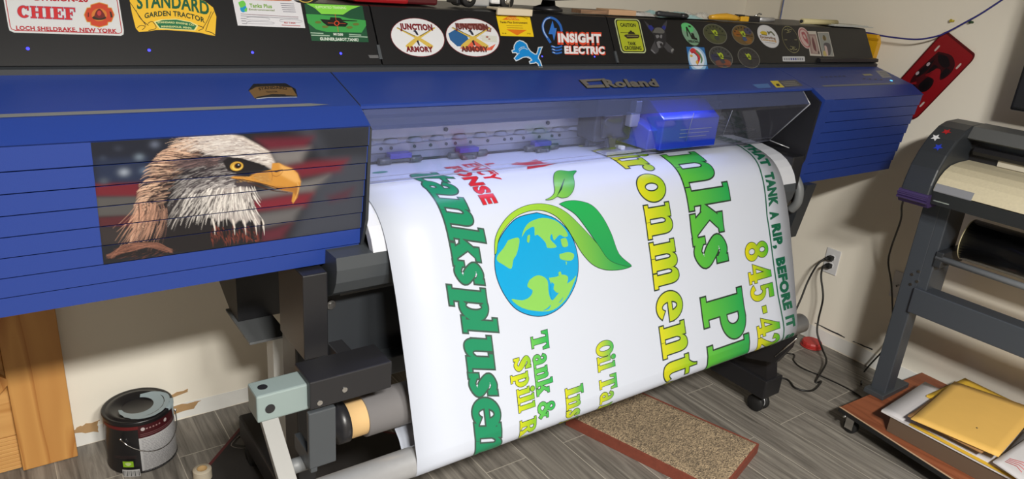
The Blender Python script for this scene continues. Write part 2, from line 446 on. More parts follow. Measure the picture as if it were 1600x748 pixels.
M['carriage'] = mat('glossy_blue_cover', rgb(14, 46, 160), 0.2, spec=0.6, coat=0.3)
M['vinyl'] = mat('white_vinyl', rgb(180, 186, 199), 0.48, spec=0.35)
M['kraft'] = mat('paper_core', rgb(186, 154, 106), 0.8, noise=(30, .05))
M['purple'] = mat('purple_plastic', rgb(60, 46, 90), 0.45)
M['cream'] = mat('cream_platen', rgb(196, 187, 160), 0.75, noise=(120, .12))
M['led'] = mat('blue_led', rgb(20, 20, 200), 0.4, emit=rgb(60, 60, 255), emit_s=3.0)  # emission imitates blue reflections on the lid
M['ledstrip'] = mat('led_strip', rgb(200, 205, 255), 0.4, emit=(0.5, 0.55, 1.0), emit_s=6.0)
M['ledbtn'] = mat('lit_button', rgb(80, 170, 255), 0.4, emit=rgb(90, 190, 255), emit_s=2.0)
M['purpleblock'] = mat('violet_block', rgb(66, 60, 150), 0.5)
M['rubber'] = mat('black_rubber', rgb(20, 20, 21), 0.65)
M['cord'] = mat('black_cord', rgb(22, 20, 18), 0.5)

def glass_mat(name, tint, alpha, rough=0.03, dcol=(0.6, 0.62, 0.75)):
    m = bpy.data.materials.new(name); m.use_nodes = True; nt = m.node_tree
    out = nt.nodes['Material Output']; nt.nodes.remove(nt.nodes['Principled BSDF'])
    tr = nt.nodes.new('ShaderNodeBsdfTransparent'); tr.inputs[0].default_value = (*tint, 1)
    gl = nt.nodes.new('ShaderNodeBsdfGlossy'); gl.inputs['Roughness'].default_value = rough
    lw = nt.nodes.new('ShaderNodeLayerWeight'); lw.inputs[0].default_value = 0.5
    pw = nt.nodes.new('ShaderNodeMath'); pw.operation = 'POWER'; pw.inputs[1].default_value = 3.5; nt.links.new(lw.outputs['Facing'], pw.inputs[0])
    fr = nt.nodes.new('ShaderNodeMath'); fr.operation = 'MULTIPLY_ADD'; fr.inputs[1].default_value = 0.22; fr.inputs[2].default_value = 0.012; nt.links.new(pw.outputs[0], fr.inputs[0])
    mx = nt.nodes.new('ShaderNodeMixShader')
    nt.links.new(fr.outputs[0], mx.inputs[0]); nt.links.new(tr.outputs[0], mx.inputs[1]); nt.links.new(gl.outputs[0], mx.inputs[2])
    df = nt.nodes.new('ShaderNodeBsdfDiffuse'); df.inputs[0].default_value = (*dcol, 1)
    m2 = nt.nodes.new('ShaderNodeMixShader'); m2.inputs[0].default_value = alpha
    nt.links.new(mx.outputs[0], m2.inputs[1]); nt.links.new(df.outputs[0], m2.inputs[2])
    nt.links.new(m2.outputs[0], out.inputs[0]); return m
M['acrylic'] = glass_mat('clear_acrylic', (0.92, 0.93, 0.98), 0.03)
M['acrylic_band'] = glass_mat('frosted_band', (0.62, 0.66, 0.82), 0.40, 0.25, (0.10, 0.12, 0.22))  # ceiling light reflected in the window top, put into the tint

def floor_mat():
    m = bpy.data.materials.new('wood_plank_tile'); m.use_nodes = True; nt = m.node_tree; b = nt.nodes['Principled BSDF']
    N = nt.nodes.new; Lk = nt.links.new
    tc = N('ShaderNodeTexCoord'); sp = N('ShaderNodeSeparateXYZ'); Lk(tc.outputs['Object'], sp.inputs[0])
    ax = N('ShaderNodeMath'); ax.operation = 'ADD'; ax.inputs[1].default_value = 10.0 - 0.157; Lk(sp.outputs['X'], ax.inputs[0])
    ay = N('ShaderNodeMath'); ay.operation = 'ADD'; ay.inputs[1].default_value = 9.42; Lk(sp.outputs['Y'], ay.inputs[0])
    cb = N('ShaderNodeCombineXYZ'); Lk(ay.outputs[0], cb.inputs[0]); Lk(ax.outputs[0], cb.inputs[1])
    br = N('ShaderNodeTexBrick'); br.offset = 0.37; br.offset_frequency = 2; br.squash = 1.0
    br.inputs['Scale'].default_value = 1.0; br.inputs['Brick Width'].default_value = 0.92; br.inputs['Row Height'].default_value = 0.17
    br.inputs['Mortar Size'].default_value = 0.0016; br.inputs['Mortar Smooth'].default_value = 0.2; br.inputs['Bias'].default_value = 0.0
    br.inputs['Color1'].default_value = (0.35, 0.35, 0.35, 1); br.inputs['Color2'].default_value = (0.65, 0.65, 0.65, 1)
    Lk(cb.outputs[0], br.inputs['Vector'])
    mp = N('ShaderNodeMapping'); mp.inputs['Scale'].default_value = (38, 2.2, 1); Lk(tc.outputs['Object'], mp.inputs['Vector'])
    add = N('ShaderNodeVectorMath'); add.operation = 'ADD'; Lk(mp.outputs[0], add.inputs[0])
    sc = N('ShaderNodeVectorMath'); sc.operation = 'SCALE'; sc.inputs['Scale'].default_value = 30; Lk(br.outputs['Color'], sc.inputs[0]); Lk(sc.outputs[0], add.inputs[1])
    n1 = N('ShaderNodeTexNoise'); n1.inputs['Scale'].default_value = 1.0; n1.inputs['Detail'].default_value = 8; n1.inputs['Roughness'].default_value = 0.68; n1.inputs['Distortion'].default_value = 0.9
    Lk(add.outputs[0], n1.inputs['Vector'])
    cr = N('ShaderNodeValToRGB'); e = cr.color_ramp.elements
    e[0].position = 0.30; e[0].color = (*rgb(84, 80, 75), 1); e[1].position = 0.72; e[1].color = (*rgb(158, 153, 144), 1)
    q = cr.color_ramp.elements.new(0.5); q.color = (*rgb(122, 117, 110), 1)
    Lk(n1.outputs['Fac'], cr.inputs[0])
    hv = N('ShaderNodeMix'); hv.data_type = 'RGBA'; hv.blend_type = 'MULTIPLY'; hv.inputs[0].default_value = 0.35
    Lk(cr.outputs[0], hv.inputs[6])
    g2 = N('ShaderNodeMix'); g2.data_type = 'RGBA'; g2.blend_type = 'ADD'; g2.inputs[0].default_value = 1.0; g2.inputs[7].default_value = (.35, .35, .35, 1)
    Lk(br.outputs['Color'], g2.inputs[6]); Lk(g2.outputs[2], hv.inputs[7])
    mo = N('ShaderNodeMix'); mo.data_type = 'RGBA'; mo.inputs[7].default_value = (*rgb(176, 170, 158), 1)
    Lk(br.outputs['Fac'], mo.inputs[0]); Lk(hv.outputs[2], mo.inputs[6]); Lk(mo.outputs[2], b.inputs['Base Color'])
    bp = N('ShaderNodeBump'); bp.inputs['Strength'].default_value = 0.25; bp.inputs['Distance'].default_value = 0.002
    Lk(n1.outputs['Fac'], bp.inputs['Height']); Lk(bp.outputs[0], b.inputs['Normal'])
    b.inputs['Roughness'].default_value = 0.5; b.inputs['Specular IOR Level'].default_value = 0.35
    return m

def wood_mat(name, c0, c1, scale=(2.5, 30, 30), rough=0.5, rings=6.0):
    m = bpy.data.materials.new(name); m.use_nodes = True; nt = m.node_tree; b = nt.nodes['Principled BSDF']; N = nt.nodes.new; Lk = nt.links.new
    tc = N('ShaderNodeTexCoord'); mp = N('ShaderNodeMapping'); mp.inputs['Scale'].default_value = scale; Lk(tc.outputs['Object'], mp.inputs['Vector'])
    n = N('ShaderNodeTexNoise'); n.inputs['Scale'].default_value = 1.0; n.inputs['Detail'].default_value = 2.5; n.inputs['Distortion'].default_value = 0.4; Lk(mp.outputs[0], n.inputs['Vector'])
    mu = N('ShaderNodeMath'); mu.operation = 'MULTIPLY'; mu.inputs[1].default_value = rings; Lk(n.outputs['Fac'], mu.inputs[0])
    fr = N('ShaderNodeMath'); fr.operation = 'FRACT'; Lk(mu.outputs[0], fr.inputs[0])
    cr = N('ShaderNodeValToRGB'); e = cr.color_ramp.elements; e[0].color = (*c0, 1); e[1].color = (*c1, 1); e[0].position = 0.0; e[1].position = 0.35
    q = e.new(1.0); q.color = (*[0.5 * (a + bb) for a, bb in zip(c0, c1)], 1)
    Lk(fr.outputs[0], cr.inputs[0]); Lk(cr.outputs[0], b.inputs['Base Color']); b.inputs['Roughness'].default_value = rough
    return m

# ------------------------------------------------------------------ the room
XR, YB, ZC, XL, YF = 3.2, 2.418, 2.69, -2.4, -2.6
M['floor'] = floor_mat()
struct('floor', MB().box(XL, XR, YF, YB, -0.06, 0), M['floor'])
struct('ceiling', MB().box(XL, XR, YF, YB, ZC, ZC + 0.06), M['ceiling'])
struct('wall_back', MB().box(XL - .1, XR + .1, YB, YB + .1, -0.06, ZC), M['wall'])
struct('wall_right', MB().box(XR, XR + .1, YF, YB, -0.06, ZC), M['wall'])
struct('wall_left', MB().box(XL - .1, XL, YF, YB, -0.06, ZC), M['wall_dark'])
struct('wall_front', MB().box(XL - .1, XR + .1, YF - .1, YF, -0.06, ZC), M['wall_dark'])
# the strip of bare drywall where the baseboard was pulled off, with torn brown paper
def ragged(pts, n, amp, seed):
    r = random.Random(seed); out = []
    for i in range(len(pts)):
        a = np.array(pts[i]); b = np.array(pts[(i + 1) % len(pts)])
        for k in range(n):
            out.append(a + (b - a) * k / n + np.array([r.uniform(-amp, amp), r.uniform(-amp, amp)]))
    return out
def wall_patch(mb, wall, pts, t=0.0012, n=5, amp=0.004, seed=1):
    P = ragged(pts, n, amp, seed)
    if wall == 'back': mb.slab([(p[0], YB, p[1]) for p in P], (0, -t, 0))
    else: mb.slab([(XR, p[0], p[1]) for p in P], (-t, 0, 0))
mb = MB(); wall_patch(mb, 'back', [(-.3, 0.004), (1.9, 0.004), (1.9, .066), (-.3, .066)], n=24, amp=.003)
struct('trim_1', mb, M['wallwhite'])
mb = MB(); wall_patch(mb, 'right', [(.1, 0.004), (2.3, 0.004), (2.3, .075), (.1, .075)], n=24, amp=.004, seed=3)
struct('trim_2', mb, M['wallwhite'])
mb = MB()
for i, pts in enumerate([[(.072, .055), (.15, .04), (.16, .085), (.10, .075)], [(.355, .092), (.44, .105), (.44, .118), (.36, .108)], [(.36, .03), (.46, .035), (.48, .062), (.38, .062)]]):
    wall_patch(mb, 'back', pts, t=.0022, seed=5 + i)
struct('trim_3', mb, M['drybrown'])
mb = MB()
for i, pts in enumerate([[(1.66, .088), (1.50, .085), (1.50, .090), (1.66, .092)], [(1.46, .085), (1.36, .088), (1.36, .093), (1.45, .090)]]):
    wall_patch(mb, 'right', pts, t=.0018, seed=8 + i, amp=.002)
struct('trim_4', mb, M['charcoal'])

# ceiling lamp (gives the room its light) and an added fill lamp beside it
lamp_glass = mat('lamp_diffuser', (1, 1, 1), 0.5, emit=(1, .93, .83), emit_s=4)
for L, lab in ((LAMP, 'white rectangular ceiling light near the middle of the room'), (FILL_LAMP, 'white rectangular ceiling light at the far left of the room')):
    lp = thing('ceiling_light', lab, 'ceiling light', (L[0], L[1], ZC), 'ceiling lights')
    MB().box(L[0] - .24, L[0] + .24, L[1] - .18, L[1] + .18, L[2] + .06, ZC, .01).build('housing', M['offwhite'], lp)
    MB().box(L[0] - .20, L[0] + .20, L[1] - .14, L[1] + .14, L[2] + .045, L[2] + .06).build('diffuser', lamp_glass, lp)
# ------------------------------------------------------------------ the wide printer
PX0, PX1, IX0, IX1 = -0.60, 3.05, 0.65, 2.35
TOP = (1.600, 1.358); CREASE = (1.433, 1.310); NOSE = (1.377, 1.278); BOT = (1.435, 0.956)
printer = thing('wide_format_printer', 'long blue and black wide format printer on a stand, lid covered in stickers', 'printer', (1.5, 1.8, 0.0))
FZ = NOSE[1] - 0.006
def face_pt(t, d=0.0):
    """t = 0 top .. 1 bottom on the slatted front face, d outwards"""
    a = np.array(NOSE) + np.array([0, -.004]); b = np.array(BOT); v = b - a; n = np.array([-v[1], v[0]]); n = n / np.hypot(*n)
    if n[0] > 0: n = -n
    p = a + v * t + n * d; return p
NSL = 8
def slat_d(t):
    """saw tooth of the slats: each one leans out towards its lower edge"""
    k = min(int(t * NSL), NSL - 1); u = t * NSL - k; return -0.004 + 0.004 * u
def face_profile():
    P = []
    for k in range(NSL):
        t0, t1 = k / NSL, (k + 1) / NSL; g = 0.10 / NSL
        P.append(tuple(face_pt(t0 + (g if k else 0), -.004))); P.append(tuple(face_pt(t1, 0.0)))
        if k < NSL - 1: P.append(tuple(face_pt(t1, -.010))); P.append(tuple(face_pt(t1 + g, -.010)))
    return P
def cover_prof():
    return [TOP, CREASE, NOSE] + face_profile() + [(1.455, 0.950), (1.62, 0.950)]
def plain_prof():
    return [TOP, CREASE, NOSE, tuple(face_pt(0, 0)), tuple(face_pt(1, 0)), (1.455, 0.950), (1.62, 0.950)]
lc = MB().prism(cover_prof(), PX0 - .02, IX0).build('left_cover', M['blue'], printer, 'blue slatted cover with an eagle print')
rcv = MB().prism(plain_prof(), IX1, IX1 + .055).prism(cover_prof(), IX1 + .055, PX1).build('right_cover', M['blue'], printer)
# light reflected on the crease of both covers, painted as a grey line
m = MB()
def crease_strip(mb, xa, xb, taper):
    n = np.array([-(TOP[1] - CREASE[1]), TOP[0] - CREASE[0]]); n = n / np.hypot(*n); d = (np.array(TOP) - np.array(CREASE)); d = d / np.hypot(*d)
    a = np.array(CREASE) + d * .004 + n * .0006; b = np.array(CREASE) + d * .016 + n * .0006
    mb.add([(xa, *a), (xb, *a), (xb + taper, *(a * .7 + b * .3)), (xb, *b), (xa, *b)], [(0, 1, 2, 3, 4)])
crease_strip(m, PX0, .545, .04); m.build('crease_trim', M['grey'], lc, 'thin grey line along the cover')
m = MB(); crease_strip(m, IX1 + .075, 2.93, 0.0); m.build('crease_trim', M['grey'], rcv, 'thin grey line along the cover')
# centre cover: top shell with a rolled front edge
G = 0.0025
cc = MB().prism([TOP, (CREASE[0] + .004, CREASE[1] + .0011), (CREASE[0] - .001, CREASE[1] - .002), (CREASE[0] - .001, CREASE[1] - .008), (CREASE[0] + .006, CREASE[1] - .012), (1.60, 1.338)], IX0 + G, IX1 - G).build('centre_cover', M['blue'], printer)
# the seam at the left cover is black
MB().prism([(TOP[0], TOP[1] + .0006), (CREASE[0], CREASE[1] + .0006), (CREASE[0], CREASE[1] - .01), (1.6, 1.33)], IX0, IX0 + G).build('seam', M['black'], cc)
# clear front window with edge trim
wa = np.array([CREASE[0] + .004, CREASE[1] - .010]); wb_ = np.array([1.528, 1.106])
wmid = np.array([1.400, 1.262])
win = MB()
win.prism([tuple(wmid), tuple(wmid + [.006, -.012]), tuple(wb_), tuple(wb_ + [.003, .001]), tuple(wmid + [.009, -.010]), tuple(wmid + [.004, .001])], IX0 + .01, 2.30)
wn = win.build('front_window', M['acrylic'], printer, 'clear plastic front window')
MB().prism([tuple(wa), tuple(wmid), tuple(wmid + [.003, .001]), tuple(wa + [.003, 0])], IX0 + .01, 2.30).build('window_top_band', M['acrylic_band'], wn, 'frosted grey band of the window')
m = MB(); m.tube([(IX0 + .01, *(wb_ + [-.001, -.001])), (2.30, *(wb_ + [-.001, -.001]))], .0016, 6)
m.tube([(IX0 + .01, *(wb_ + [-.012, .014])), (2.30, *(wb_ + [-.012, .014]))], .0008, 6)
m.build('window_edge', mat('edge_line', rgb(120, 125, 145), .3), wn)
m = MB(); m.tube([(2.30, *wa), (2.30, *wmid), (2.30, *(wb_))], .0022, 6); m.tube([(2.30, *wb_), (2.345, wb_[0] - .07, wb_[1] - .02)], .002, 6)
m.build('window_frame', M['alu'], wn)
for x in (1.70, 1.88):  # reflections on the window, modelled as thin pale lines
    a = wmid + [-.0015, -.006]; b = wb_ + [-.0015, 0]
    MB().tube([(x, *a), (x + .10, *(a * .25 + b * .75))], .0009, 5).build('window_rib', M['rail'], wn)
# LED strip under the centre cover
MB().box(IX0 + .06, IX1 - .45, 1.50, 1.515, 1.298, 1.306).build('led_strip', M['ledstrip'], printer)
# dark end plates of the print bay
endp = [(1.60, 1.335), (CREASE[0] + .006, 1.300), (NOSE[0] + .01, NOSE[1] - .01), (1.40, 1.06), (1.44, .955), (1.90, .955), (1.90, 1.335)]
MB().prism(endp, IX1 - .012, IX1 - .001).build('bay_end_plate', M['black'], printer)
MB().prism(endp, IX0 + .001, IX0 + .008).build('bay_end_plate', M['charcoal'], printer)
# body behind
MB().box(PX0, PX1 - .005, 1.72, 2.12, .93, 1.36, .004).build('body', M['black'], printer)
# rail assembly seen through the window
rail = MB()
rail.prism([(1.70, 1.105), (1.70, 1.125), (1.695, 1.128), (1.695, 1.150), (1.703, 1.153), (1.703, 1.166), (1.685, 1.170), (1.685, 1.196), (1.703, 1.200), (1.703, 1.214), (1.690, 1.217), (1.690, 1.222), (1.715, 1.226), (1.715, 1.335), (1.76, 1.335), (1.76, 1.105)], IX0 + .01, 2.20)
rl = rail.build('guide_rail', M['rail'], printer)
for k in range(22):
    x = .72 + .0715 * k
    MB().lathe([(0.030, 1.154), (0.024, 1.158), (0.020, 1.164), (0, 1.166)], (x, 1.712, 0), n=14).build('roller_boss', M['alu'], rl)
for x in [.83, .86, .93, .98, 1.03, 1.06, 1.11, 1.17, 1.23, 1.255, 1.30, 1.36, 1.41, 1.44, 1.52, 1.56]:
    MB().cyl((x, 1.697, 1.140), (x, 1.692, 1.140), .0045, n=10).build('rail_screw', M['dkgrey'], rl)
for x in [1.02, 1.38]:
    MB().cyl((x, 1.686, 1.184), (x, 1.680, 1.184), .006, n=12).build('rail_screw', M['dkgrey'], rl)
def pinch(x, low):
    m = MB()
    m.mat(0).box(x - .05, x + .05, 1.668, 1.694, 1.108, 1.116, .002)
    for dx in (-.045, .045): m.cyl((x + dx - .017, 1.672, 1.112), (x + dx + .017, 1.672, 1.112), .0095, n=12)
    if low:
        m.box(x - .028, x + .014, 1.652, 1.676, 1.101, 1.112, .002)
        m.cyl((x - .03, 1.656, 1.1065), (x - .018, 1.656, 1.1065), .0065, n=12); m.cyl((x + .004, 1.656, 1.1065), (x + .016, 1.656, 1.1065), .0065, n=12)
    o = m.build('pinch_roller', M['dkgrey'], printer)
    MB().box(x - .032, x + .032, 1.664, 1.690, 1.117, 1.131, .002).build('roller_block', M['purpleblock'], o)
for x, l in ((.875, 0), (1.09, 1), (1.355, 1), (1.60, 0)): pinch(x, l)
# platen and apron
APR = [(1.76, 1.097), (1.54, 1.0945), (1.49, 1.086), (1.455, 1.076), (1.427, 1.062), (1.403, 1.042), (1.385, 1.018), (1.372, .990), (1.368, .962), (1.374, .93), (1.39, .90), (1.42, .88), (1.50, .87), (1.50, .93), (1.76, .93)]
MB().prism(APR[:8] + [(1.39, .985), (1.41, 1.02), (1.50, 1.07), (1.76, 1.085)], IX0 + .008, 2.275).build('platen', mat('platen_grey', rgb(190, 193, 200), .35), printer)
MB().prism([(1.3725, .991)] + APR[8:13] + [(1.50, .99)], IX0 - .08, 2.275).build('apron', M['dkgrey'], printer)
MB().box(IX0 + .01, 2.34, 1.692, 1.70, 1.0975, 1.104).build('platen_slot', M['black'], printer)
MB().box(2.275, 2.34, 1.40, 1.72, .95, 1.075, .004).build('bay_ledge', M['black'], printer)
# print head carriage
ca = MB()
cprof = [(1.50, 1.117), (1.498, 1.214), (1.57, 1.262), (1.68, 1.275), (1.68, 1.117)]
ca.prism(cprof, 1.69, 1.955)
ca.prism([(1.525, 1.117), (1.52, 1.18), (1.60, 1.205), (1.68, 1.205), (1.68, 1.117)], 1.655, 1.70)
car = ca.build('head_carriage', M['carriage'], printer, 'glossy blue print head cover', bevel=.004)
for k in range(3):
    z = 1.155 + .012 * k; MB().box(1.77, 1.90 + .01 * k, 1.4965, 1.4985, z, z + .0016).build('cover_stripe', M['rail'], car)
cu = MB().box(1.50, 1.655, 1.60, 1.685, 1.135, 1.265, .006).box(1.52, 1.60, 1.585, 1.60, 1.15, 1.22, .004)
cu.box(1.545, 1.575, 1.58, 1.60, 1.118, 1.15, .003).cyl((1.535, 1.578, 1.20), (1.535, 1.60, 1.20), .014)
cut = cu.build('tool_carriage', mat('tool_black', rgb(40, 42, 50), .4), printer, 'black tool carriage beside the blue head')
MB().box(1.622, 1.662, 1.574, 1.60, 1.18, 1.225, .004).box(1.635, 1.66, 1.571, 1.60, 1.225, 1.262, .003).build('tool_clip', M['rail'], cut)
MB().box(1.600, 1.618, 1.578, 1.594, 1.106, 1.120, .002).build('tool_tip', M['offwhite'], cut)
MB().box(1.515, 1.665, 1.556, 1.600, 1.1035, 1.1065).box(1.515, 1.665, 1.553, 1.557, 1.1035, 1.113).box(1.60, 1.665, 1.556, 1.60, 1.1065, 1.110).build('media_clamp', M['alu'], printer)
# cables in the right end of the bay
m = MB()
r = random.Random(4)
for k in range(7):
    y = 1.62 + .02 * k; m.tube(catmull([(1.97, y, 1.20 + .01 * k), (2.08, y - .01, 1.16 + r.uniform(-.02, .03)), (2.2, y + .02, 1.14 + r.uniform(-.02, .02)), (2.33, y, 1.12)], 5), .006, 6)
m.build('cable_chain', M['black'], printer)
# base rail and the leaning lid in three sections
LP0 = np.array([3.03, 1.598, 1.372]); LA = math.radians(60)
LD = np.array([0, math.cos(LA), math.sin(LA)]); LN = np.array([0, -math.sin(LA), math.cos(LA)])
def lid_uv(px, py):
    q = on_plane(px, py, LP0, LN); return (q[0], float((q - LP0) @ LD))
def lid_map(u, v):
    p = np.array([u, LP0[1], LP0[2]]) + LD * v; return p, LN
LH = 0.153
MB().prism([(1.593, 1.352), (1.593, 1.366), (1.605, 1.372), (1.66, 1.372), (1.66, 1.352)], PX0, PX1).build('base_rail', M['charcoal'], printer)
def lid_prof(th=.012):
    a = LP0[1:]; d = LD[1:]; n = LN[1:]
    p = [a - n * 0, a + d * (LH - .006), a + d * LH + n * -.006]
    return [tuple(q) for q in p] + [(2.02, float((a + d * LH)[1]) + .0), (2.02, 1.36), (1.62, 1.36)]
lids = []
for i, (a, b) in enumerate(((PX0 - .03, .781), (.785, 1.555), (1.559, 3.03))):
    lids.append(MB().prism(lid_prof(), a, b).build('lid', M['lid'], printer))
m = MB(); lipz = LP0[2]; m.prism([(1.590, 1.376), (1.592, 1.388), (1.606, 1.390), (1.604, 1.380), (1.60, 1.372)], 2.62, 3.045).build('lid_lip', M['black'], lids[2])
for x, t in ((.781, .03), (1.556, .02)):
    p, n = lid_map(x, t); MB().obox(p + n * .002, (.004, 0, 0), LD * .018, LN * .003, .001).build('lid_hinge', M['dkgrey'], lids[1])
for px, py, l in ((43.5, 76, 0), (233, 78.5, 0), (394.5, 82, 0), (532.5, 83.5, 0), (847, 88, 1), (929, 88.5, 1)):  # blue reflections on the glossy lid, built as glowing dots
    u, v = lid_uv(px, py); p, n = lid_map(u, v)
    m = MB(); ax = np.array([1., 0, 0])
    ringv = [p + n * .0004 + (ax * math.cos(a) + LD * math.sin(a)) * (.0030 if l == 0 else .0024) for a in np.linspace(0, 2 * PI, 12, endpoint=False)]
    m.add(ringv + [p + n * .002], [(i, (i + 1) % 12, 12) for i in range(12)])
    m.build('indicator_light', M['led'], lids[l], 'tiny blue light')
# faint grey tape tab near the first seam
u0, v0 = lid_uv(575, 86); u1, v1 = lid_uv(596, 91)
m = MB(); m.add([tuple(lid_map(a, b)[0] + LN * .0005) for a, b in ((u0, v0), (u1, v0), (u1 + .003, v1), (u0 + .003, v1))], [(0, 1, 2, 3)]); m.build('tape_tab', mat('tape_grey', rgb(78, 78, 80), .5), lids[0])
# stand ---------------------------------------------------------------
MB().box(.575, 2.30, 1.505, 1.53, .655, .93).build('front_panel', M['charcoal'], printer)
MB().box(.575, 2.30, 1.46, 1.53, .600, .655, .004).build('cross_beam', M['dkgrey'], printer)
for z in (.815, .675): MB().cyl((.61, 1.505, z), (.61, 1.500, z), .012, n=14).cyl((.61, 1.500, z), (.61, 1.497, z), .007, n=6).build('panel_bolt', M['steel'], printer)
m = MB(); m.prism([(1.50, .86), (1.47, .855), (1.47, .85), (1.50, .845)], .62, .76); m.build('sensor_tab', M['grey'], printer)
def leg(xa, xb, name='stand_leg', y0=1.35):
    o = MB().box(xa, xb, 1.56, 1.66, .14, .95, .004).build(name, M['black'], printer)
    MB().box(xa - .01, xb + .02, y0, 2.10, .085, .17, .006).build('foot', M['black'], o)
    for y in (y0 + .05, 2.05):
        m = MB(); xc = (xa + xb) / 2 + .005
        m.box(xc - .02, xc + .02, y - .02, y + .02, .06, .085, .002)
        c = m
        for dx in (-.019, .019):
            c.lathe([(0.0, -.011), (.032, -.011), (.036, -.006), (.036, .006), (.032, .011), (.0, .011)], (xc + dx, y, .036), axis=0, n=20)
        c.build('caster', M['rubber'], o)
        MB().lathe([(.024, -.0125), (.027, -.012), (.027, .012), (.024, .0125)], (xc + .019, y, .036), axis=0, n=20).build('caster_rim', M['alu'], o)
    return o
leg(.54, .588, y0=1.50) 
MB().box(.505, .562, 1.40, 1.565, .74, .95, .003).build('leg_bracket', M['black'], printer)
lg = leg(2.36, 2.44)
MB().prism([(1.36, .17), (1.38, .26), (1.44, .30), (1.56, .32), (1.56, .17)], 2.36, 2.43).build('foot_cover', M['black'], lg)
MB().box(.565, .600, 1.82, 1.88, .0, .592, .003).build('rear_post', M['offwhite'], printer, 'off white rear post')
# tray under the left end
MB().prism([(1.92, .93), (1.92, .602), (2.0, .602), (2.16, .68), (2.16, .93)], .50, .66).build('side_housing', M['black'], printer)
MB().box(.492, .60, 1.785, 2.02, .594, .601, .001).build('tray', M['grey'], printer)
MB().box(.496, .4998, 1.96, 1.99, .74, .75).build('side_label', M['offwhite'], printer); MB().box(.56, .595, 1.916, 1.9198, .78, .79).build('side_label', M['offwhite'], printer)
# right leg bracket by the wall
m = MB(); m.prism([(1.40, .96), (1.435, .74), (1.46, .73), (1.52, .95)], 2.40, 2.46); br = m.build('side_bracket', M['charcoal'], printer)
MB().box(2.397, 2.400, 1.45, 1.475, .865, .885).build('label_plate', M['offwhite'], br)
m = MB(); m.tube(catmull([(2.36, 1.43, .985), (2.36, 1.405, .95), (2.36, 1.40, .90), (2.36, 1.42, .865)], 5), [.017] * 16, 8); m.build('grey_lever', M['grey'], printer)
# take-up arms on both sides ----------------------------------------
arm = MB().box(.455, .64, 1.235, 1.325, .722, .788, .003).box(.60, .64, 1.32, 1.52, .67, .712, .003).build('take_up_arm', M['black'], printer)
m = MB(); m.mat(0).box(.352, .462, 1.252, 1.312, .714, .776, .004)
for cx, cz in ((.378, .742),): m.mat(1).cyl((cx, 1.2525, cz), (cx, 1.2505, cz), .010, n=18)
m.mat(1).cyl((.374, 1.283, .7755), (.374, 1.283, .7765), .010, n=18)
m.build('take_up_end_box', [M['palegreen'], M['black']], arm, 'pale grey-green end box')
for x, z in ((.475, .735), (.53, .75)): MB().cyl((x, 1.236, z), (x, 1.233, z), .006, n=10).build('arm_bolt', M['steel'], arm)
MB().box(.452, .512, 1.238, 1.252, .572, .712, .003).box(.455, .47, 1.24, 1.34, .56, .60, .002).build('hanger_plate', M['dkgrey'], arm)
m = MB(); m.lathe([(0, -.035), (.030, -.035), (.030, -.018), (.048, -.016), (.048, .008), (.040, .010), (.040, .03), (0, .03)], (.555, 1.315, .612), axis=0, n=28); m.build('roll_flange', M['black'], arm)
m = MB(); m.cyl((.42, 1.30, .545), (.47, 1.30, .545), .017, n=18); m.build('motor_stub', M['grey'], arm)
st = np.array([.378, 1.262, .71]); en = np.array([.378, .93, .44])
d = (en - st); d = d / np.linalg.norm(d); nrm = np.array([0, d[2], -d[1]])
MB().obox((st + en) / 2, (.017, 0, 0), d * np.linalg.norm(en - st) / 2, nrm * .008, .001).build('front_strut', mat('strut_white', rgb(134, 134, 132), .5), printer, 'off white slanted strut')
ra = MB().prism([(1.25, .475), (1.26, .38), (1.30, .30), (1.42, .26), (1.52, .30), (1.52, .42), (1.36, .46), (1.30, .50)], 2.285, 2.315).build('take_up_arm', M['black'], printer)
for q in ([(2.28, 1.235, .44), (2.28, 1.30, .33)], [(2.28, 1.26, .44), (2.28, 1.33, .36)]): MB().tube(q, .0035, 6).build('tension_spring', M['steel'], ra)
# logo and badges ------------------------------------------------------
TD = (np.array(CREASE) - np.array(TOP)); TL = np.hypot(*TD); TD = TD / TL; TN = np.array([TD[1], -TD[0]])
if TN[1] < 0: TN = -TN
TP0 = np.array([0., TOP[0], TOP[1]]); TN3 = np.array([0, TN[0], TN[1]]); TD3 = np.array([0, TD[0], TD[1]])
def top_uv(px, py):
    q = on_plane(px, py, TP0, TN3); return (q[0], -float((q - TP0) @ TD3))
def top_map(u, v): return np.array([u, TOP[0], TOP[1]]) - TD3 * v, TN3
tu = lambda px, py: top_uv(px, py)
a = Art()
GREY = rgb(120, 116, 112)
for dx, col in ((-1.6, BLACK), (0, GREY)):
    o = lambda P: [(x + dx, y + (0.6 if dx else 0)) for x, y in P]
    for P in ([(905, 125), (942, 123), (944, 126), (914, 128)], [(905, 125), (909, 125), (920, 136), (917, 137)], [(917, 134), (953, 132), (952, 137), (917, 138)], [(940, 123), (944, 123), (954, 133), (949, 134)], [(908, 126), (913, 126), (921, 133), (916, 133)]):
        a.poly(o(P), col, tu)
for dx, dy, col in ((-1.2, .8, BLACK), (0, 0, GREY)):
    a.text('Roland', (947 + dx, 136.5 + dy), (1030 + dx, 135.2 + dy), (-7.5, -11.5), col, tu, bold=.035)
a.build('maker_logo', top_map, STICK, cc, eps=1.5e-4, label='raised grey lettering')
a = Art()
a.poly([(388, 141), (396, 131), (446, 130), (462, 139), (465, 151), (440, 151), (400, 155)], rgb(28, 28, 30), tu)
a.poly([(389, 142), (400, 136), (430, 134.5), (456, 137), (464, 150), (450, 149), (425, 148), (403, 151), (398, 154)], rgb(120, 92, 56), tu)
a.poly([(408, 150.5), (425, 147), (446, 147.5), (448, 150.5), (428, 151)], rgb(30, 30, 32), tu)
